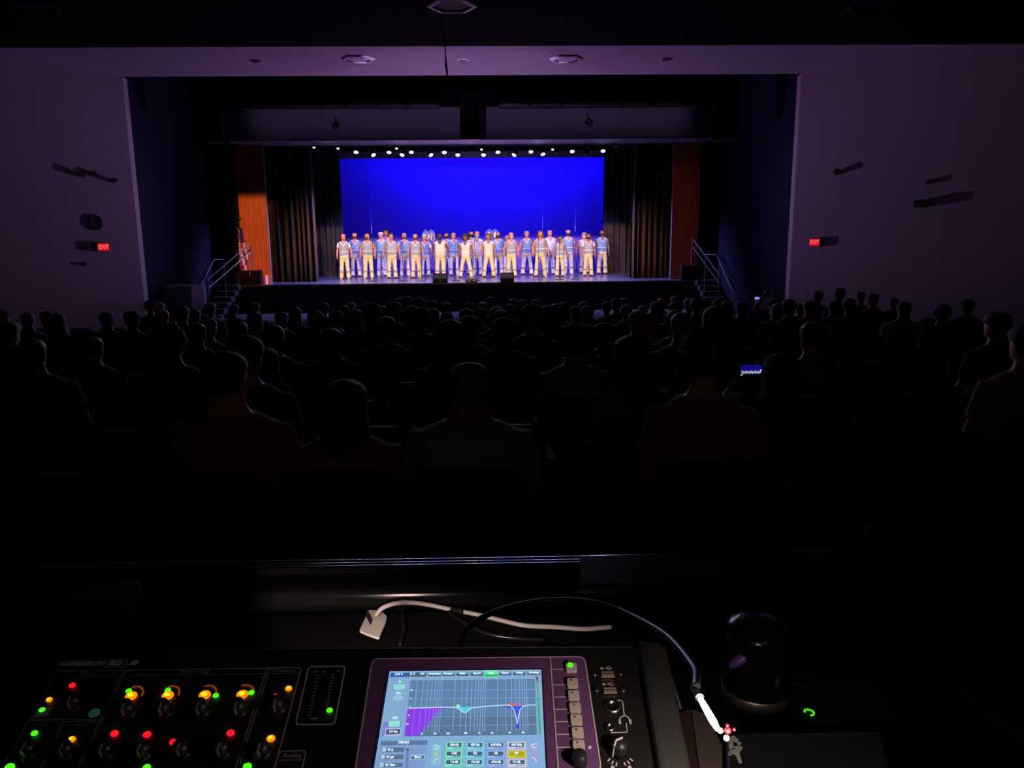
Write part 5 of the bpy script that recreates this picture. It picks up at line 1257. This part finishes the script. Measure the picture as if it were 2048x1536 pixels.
# right hand sockets
SHELL = mat('usb_metal', (.75, .55, .42), .35, .6)
for i, (x, y) in enumerate(((1215.5, 1350), (1220, 1382.5))):
    p = L(x, y); u = ob('usb_socket', M().box((p.x-.0072, p.y-.0036, 0), (p.x+.0072, p.y-.0002, .0022)).box((p.x-.0068, p.y+.0008, 0), (p.x+.0068, p.y+.0042, .0014)), SHELL, mc, bevel=.0004)
    ob('opening', M().box((p.x-.0066, p.y-.0004, .0004), (p.x+.0066, p.y+.0010, .0018)), mat('usb_slot', (.12, .06, .04), .5), u)
    m = M(); yy = p.y+.0085; strip(m, [(p.x-.006, yy), (p.x+.006, yy)], .0008); strip(m, [(p.x-.002, yy), (p.x+.001, yy+.0022), (p.x+.004, yy+.0022)], .0008); strip(m, [(p.x-.001, yy), (p.x+.002, yy-.0018), (p.x+.004, yy-.0018)], .0008)
    m.cyl((p.x-.006, yy, 0), .0016, .0008, 12); ob('usb_symbol', m, PRINT, u)
for x, y in ((1189, 1349), (1241, 1347.5), (1193, 1381), (1246, 1380.5)):
    p = L(x, y); s_ = ob('screw', M().cyl((p.x, p.y, 0), .0028, .0012, 16).ell((p.x, p.y, .0012), (.0026, .0026, .0008)), mat('screw_dark', (.25, .25, .26), .3, .9), mc, True)
for x, y, r_ in ((1225, 1413, .0075), (1220, 1456, .0042)):
    p = L(x, y); j = ob('headphone_socket', M().loft([[V(p.x+a*math.cos(k*PI/12), p.y+a*math.sin(k*PI/12), z) for k in range(24)] for a, z in ((r_*1.25, 0), (r_*1.2, .0015), (r_, .003), (r_*.55, .003), (r_*.5, .0002))]), STEEL, mc, True)
    ob('opening', M().cyl((p.x, p.y, .0004), r_*.52, .0003, 18), BLACK, j)
m = M(); strip(m, [L(1225, 1401.5), L(1241, 1401.3), L(1245, 1404), L(1248.5, 1431)], .0013); strip(m, [L(1252, 1447), L(1254.5, 1465), L(1223, 1466), L(1220.5, 1461)], .0013)
ob('headphone_line', m, PRINT, mc); m = M(); c = L(1249.5, 1441); strip(m, [(c.x+.0052*math.cos(t*PI/10), c.y+.0052*math.sin(t*PI/10)) for t in range(-1, 12)], .0014)
for s_ in (-1, 1): m.box((c.x+s_*.0055-.0013, c.y-.0042, 0), (c.x+s_*.0055+.0013, c.y+.0008, .0008))
ob('headphone_symbol', m, PRINT, mc); m = M(); kc = L(1238, 1503)
for t in range(7):
    a = PI*(1.22+.56*t/6)
    if t in (3,): continue
    q0 = V(kc.x+.0125*math.cos(a), kc.y+.0125*math.sin(a), 0); q1 = V(kc.x+.0165*math.cos(a), kc.y+.0165*math.sin(a), 0); strip(m, [q0, q1], .0016)
for s_ in (-1, 1): m.cyl((kc.x+s_*.0085, kc.y-.0175, 0), .0021, .0008, 12)
ob('level_mark', m, PRINT, mc)
k = ob('level_knob', M().cyl((kc.x, kc.y, 0), .009, .016, 26, r2=.0078), CAP, mc, True)
m = M(); 
m.tube([V(kc.x+.003, kc.y+.0045, .0168), V(kc.x-.004, kc.y+.0015, .0168), V(kc.x-.0062, kc.y-.004, .0168)], .0011, 6); m.tube([V(kc.x-.0062, kc.y-.004, .0168), V(kc.x-.0074, kc.y-.006, .001)], .0011, 6); ob('pointer', m, WHITE, k)
# faint scuffs / pinholes on the cheek
# ---- gooseneck lamp
gpts = [(921, 1296, .985), (930, 1264, 1.0), (968, 1233, 1.03), (1024, 1213, 1.05), (1075, 1203, 1.06), (1124, 1200, 1.06), (1190, 1206, 1.04), (1250, 1226, 1.0), (1330, 1270, .88), (1385, 1332, .73), (1392, 1365, .66), (1400, 1380, .645)]
W_ = [atY(*g) for g in gpts]; h0, h1 = atY(1401, 1398, .63), atY(1435, 1458, .585); W_[-1] = h0-(h1-h0)*.36
def smooth(P_, n=6):
    out = []
    for i in range(len(P_)-1):
        a, b, c, d = P_[max(i-1, 0)], P_[i], P_[i+1], P_[min(i+2, len(P_)-1)]
        for k in range(n):
            t = k/n; out.append(.5*((2*b)+(c-a)*t+(2*a-5*b+4*c-d)*t*t+(3*b-a-3*c+d)*t**3))
    return out+[P_[-1]]
gl = thing('gooseneck_lamp', 'black gooseneck console lamp with glowing white head arching over the console', 'lamp', W_[0])
ob('neck', M().tube([p-W_[0] for p in smooth(W_)], .0043, 12), mat('neck_black', (.06, .06, .06), .38), gl, True)
h0, h1 = h0-W_[0], h1-W_[0]; dd = (h1-h0)
ob('collar', M().tube([h0-dd*.38, h0-dd*.05], [.003, .0042], 12), mat('collar_grey', (.35, .35, .37), .35, .5), gl)
ob('lamp_head', M().tube([h0, h0+dd*.3, h0+dd*.75, h1], [.0026, .0031, .0034, .0024], 16), glow('lamp_white', (255, 246, 236), 3.0), gl, True)
ob('lamp_tip', M().ell(h1+dd*.08+V(.001, 0, .001), (.0026, .0026, .0026)).ell(h1+dd*.20+V(.0045, 0, -.0025), (.0026, .0026, .0026)), mat('tip_silver', (.85, .8, .82), .25, .6, emit=.25), gl, True)
lp = h1+dd*.12+V(.0068, 0, .002)
ob('red_light', M().ell(lp, (.0030, .0026, .0030)).ell(lp+V(-.0005, 0, .0048), (.0014, .0014, .0014)).ell(lp+V(.0054, 0, .0008), (.0014, .0014, .0014)), LEDC['red'], gl, True)
q = W_[0]+h0+dd*.6
pl = point('lamp_light', W_[0]+h1+dd*.75+V(.004, 0, .006), (1.0, .80, .66), 1.5, .008)
# unseen fill added behind the console to brighten the adaptor and cord
wl = profile_spot('desk_fill', (0.58, 1.03, 1.98), (0.80, 1.45, 1.78), (1.0, .74, .64), 13.0, ((.38, 1.45, 1.79), (1.35, 1.45, 1.79), (.7, 1.25, 1.78), (.85, 1.555, 1.785)), .05, 150)
# ---- white adaptor, its cord, small things on the desk
def dz(px, py, z=DZ): return atZ(px, py, z)
tg = dz(745, 1250, DZ+.012)
ad = thing('white_adaptor', 'flat white square plastic adaptor lying on the desk with its cord', 'adaptor', (tg.x, tg.y, DZ))
cs = [dz(x, y, DZ+.012) for x, y in ((737, 1219), (762, 1221), (774, 1232), (772, 1243), (758, 1276), (740, 1270), (718, 1261), (731, 1234))]
m = M(); pts = rounded([(p.x-tg.x, p.y-tg.y) for p in cs], .006, 3); m.prism([(p.x, p.y) for p in pts], .005, Matrix.Translation((0, 0, .007)))
m.box((-.008, -.008, 0), (.008, .008, .0075))
ob('shell', m, WHITE, ad, bevel=.002)
sl_ = [dz(x, y, DZ+.012) for x, y in ((737, 1224), (745, 1241), (741, 1251), (732, 1233))]; ob('slot', M().prism([(p.x-tg.x, p.y-tg.y) for p in sl_], .0015, Matrix.Translation((0, 0, .0118))), mat('slot_dark', (.05, .02, .04), .4), ad)
cp = [dz(x, y, DZ+hh) for x, y, hh in ((752, 1230, .02), (765, 1216, .04), (790, 1207, .045), (822, 1205, .03), (860, 1210, .016), (902, 1219, .008), (955, 1229, .006), (1000, 1240, .006), (1050, 1251, .006), (1110, 1254, .006), (1165, 1258, .006), (1200, 1256, .006), (1223, 1254, .006))]
cp = [p-V(tg.x, tg.y, DZ) for p in cp]
cord = ob('cord', M().tube(smooth(cp), .0048, 10), WHITE, ad, True)
a, b = smooth(cp), None
i0 = 30; ob('cord_tape', M().tube([a[i0], a[i0+3]], .0058, 10), BLACK, cord)
ba = atZ(158, 1141, 1.835); bb = atZ(1160, 1125, 1.835)
mb = thing('metal_edged_strip', 'long low metal-edged strip lying along the booth ledge', 'strip', (ba.x, ba.y, 1.82))
dv = V(bb.x-ba.x, bb.y-ba.y, 0); nv = V(-dv.y, dv.x, 0).normalized()
m = M(); ANG = math.atan2(dv.y, dv.x); XB = Matrix.Rotation(ANG, 4, 'Z'); LL = dv.length
ob('body', M().box((0, -.004, .0), (LL, .045, .014), XB), BLACK, mb)
for k, (yy, zz) in enumerate(((.000, .0165), (.015, .0165), (.032, .0165))):
    sec = [(yy, .013), (yy+.006, .013), (yy+.006, zz-.0011), (yy, zz)]
    ob('metal_ridge', M().loft([[XB @ V(x, y_, z_) for y_, z_ in sec] for x in (0, LL)]), mat('ridge_metal', (.10, .09, .12), .22, 1), mb)
# black power box on the left of the desk
p = dz(190, 1240); q = atZ(188, 1285, DZ)
bx = thing('black_power_box', 'dim black box standing on the desk behind the console', 'box', (q.x, q.y+.05, DZ))
ob('case', M().box((-.055, -.04, 0), (.055, .06, .085)), BLACK, bx, bevel=.006); ob('side_grip', M().box((.055, -.035, .01), (.060, .055, .075)), mat('grip_grey', (.05, .05, .045), .7, bump=.6, bscale=300), bx)
# thin black cables on the desk
for pts, lab in ((((745, 1180), (772, 1190), (800, 1215), (808, 1250), (800, 1290)), 'thin black cable looping on the desk by the white adaptor'), (((840, 1180), (872, 1192), (905, 1230), (960, 1262), (1015, 1275), (1090, 1280)), 'thin black cable passing beneath the white cord')):
    W2 = [dz(x, y, DZ+.005) for x, y in pts]; c = thing('black_cable', lab, 'cable', W2[0]); ob('sheath', M().tube([p_-W2[0] for p_ in smooth(W2)], .004, 8), BLACKGLOSS, c, True)
# ---- black tumbler with a steel band, device with green ring
b_ = dz(1532, 1432); t_ = atY(1532, 1300, b_.y+.06)
rad = 70/FPX*(b_-EYE).dot(FW)*1.0
tb = thing('black_tumbler', 'glossy black tumbler with a steel band near its foot and a violet rim glint', 'tumbler', (b_.x, b_.y+rad*.9, DZ))
hh = .125
prof_ = [(rad*.90, 0), (rad*.93, .004), (rad*.96, .03), (rad*.98, .07), (rad*.95, hh), (rad*.88, hh+.012), (rad*.6, hh+.02), (.002, hh+.022)]
ob('cup', M().loft([[V(a*math.cos(k*PI/24), a*math.sin(k*PI/24), z) for k in range(48)] for a, z in prof_]), mat('tumbler_black', (.012, .012, .014), .22), tb, True)
ob('steel_band', M().loft([[V(a*math.cos(k*PI/24), a*math.sin(k*PI/24), z) for k in range(48)] for a, z in ((rad*.955, .006), (rad*.985, .008), (rad*.99, .022), (rad*.965, .024))], False), mat('band_steel', (.75, .62, .52), .42, .9), tb, True)
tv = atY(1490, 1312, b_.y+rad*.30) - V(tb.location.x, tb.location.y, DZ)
ob('rim_glint', M().ell((0, 0, 0), (.034, .010, .0075), 18, 8, Matrix.Translation(tv) @ Matrix.Rotation(.1, 4, 'Z') @ Matrix.Rotation(-.62, 4, 'Y') @ Matrix.Rotation(.5, 4, 'X')), mat('glint_violet', (.30, .13, .66), .35), tb, True)  # stage reflection on the rim, modelled as a solid violet petal
g_ = dz(1620, 1432, DZ+.03); gd = thing('green_ring_device', 'small black desk device with a glowing green power ring', 'device', (g_.x+.03, g_.y+.03, DZ))
ob('case', M().box((-.045, -.05, 0), (.12, .07, .03)), BLACK, gd, bevel=.006)
m = M(); o_ = V(gd.location.x, gd.location.y, DZ); rc = [atZ(1608+x, 1419+y, DZ+.031)-o_ for x, y in ((2, 5), (1, 2), (4, 0), (9, .3), (15, 2), (19, 5), (20, 8), (17, 11), (13, 12))]
ob('green_ring', M().tube(smooth([p_ for p_ in rc], 4), .0016, 8), glow('ring_green', (70, 235, 20), .9), gd)
# ---- wooden board and black case with a hand emblem on the right
pb = [atZ(x, y, DZ+.19) for x, y in ((1383, 1417), (1412, 1426), (1445, 1489), (1446, 1560), (1402, 1560))]
c0 = pb[0]; wbx = thing('wooden_board', 'pale brown wooden block beside the console end cheek', 'board', (c0.x, c0.y, DZ))
ob('block', M().prism([(p.x-c0.x, p.y-c0.y) for p in pb], .19), mat('raw_board', (.16, .11, .085), .7, var=.2, vscale=20), wbx, bevel=.002)
pb2 = [atZ(x, y, DZ+.185) for x, y in ((1352, 1428), (1381, 1418), (1399, 1560), (1372, 1560))]
ob('red_edge', M().prism([(p.x-c0.x, p.y-c0.y) for p in pb2], .185), mat('red_board', (.075, .025, .025), .7, var=.3, vscale=25), wbx)
hz = DZ+.21
pc = [atZ(x, y, hz) for x, y in ((1452, 1466), (1760, 1462), (1800, 1600), (1453, 1600))]
c0 = pc[0]; bc = thing('black_case', 'flat black equipment case marked with a pale hand emblem', 'case', (c0.x, c0.y, DZ))
ob('shell', M().prism([(p.x-c0.x, p.y-c0.y) for p in pc], .21), mat('case_black', (.016, .016, .017), .5, bump=.1, bscale=200), bc, bevel=.004)
def hx(x, y): p = atZ(1380+x/7.314, 1380+y/7.314, hz+.0012); return V(p.x-c0.x, p.y-c0.y, .2112)
m = M()
bz_ = [0]
def blob(pts, w, n=None):
    bz_[0] += .00012; dzz = V(0, 0, bz_[0])
    P2 = [hx(*p) for p in pts]; ww = w if isinstance(w, (list, tuple)) else [w]*len(P2); k = (hx(100, 0)-hx(0, 0)).length/100
    for p, r_ in zip(P2, ww): m.cyl(p-V(0, 0, .0004)+dzz*1.05, r_*k, .0008, 14)
    for (p, a), (q, b) in zip(zip(P2, ww), zip(P2[1:], ww[1:])):
        t = (q-p).normalized(); n_ = V(-t.y, t.x, 0); lo = V(0, 0, -.0004)+dzz; hi = V(0, 0, .0004)+dzz
        m.loft([[p+n_*a*k+lo, q+n_*b*k+lo, q-n_*b*k+lo, p-n_*a*k+lo], [p+n_*a*k+hi, q+n_*b*k+hi, q-n_*b*k+hi, p-n_*a*k+hi]])
blob([(640, 760), (650, 840), (660, 900)], [62, 70, 62]); blob([(590, 730), (600, 800)], 20); blob([(606, 695), (618, 780)], 17); blob([(630, 690), (636, 780)], 16); blob([(655, 700), (655, 780)], 17); blob([(690, 735), (675, 800)], 18); blob([(728, 785), (690, 840)], 19)
blob([(740, 855), (690, 905)], 28); blob([(670, 900), (590, 935), (580, 955)], [34, 26, 20]); blob([(680, 920), (735, 1070)], [30, 22])
em = ob('hand_emblem', m, mat('emblem_pale', (.55, .53, .53), .5), bc)
m = M(); strip(m, [hx(x, y) for x, y in ((622, 790), (640, 790), (670, 810), (690, 835))], .0009, .0022+.2115); strip(m, [hx(x, y) for x, y in ((630, 820), (655, 850), (690, 850), (715, 830))], .0009, .0022+.2115)
e0 = hx(660, 812); m.cyl(e0, .0022, .0028, 12); ob('eye_mark', m, BLACK, em)

pc_ = [atY(x, y, Y) for x, y, Y in ((1344, 1355, .92), (1347, 1372, .90), (1355, 1395, .87), (1361, 1416, .85))]
c = thing('grey_cord', 'short pale cord dangling beside the console end cheek', 'cable', pc_[0]); ob('sheath', M().tube([p_-pc_[0] for p_ in smooth(pc_)], .0018, 8), mat('cord_grey', (.22, .2, .19), .5), c, True)
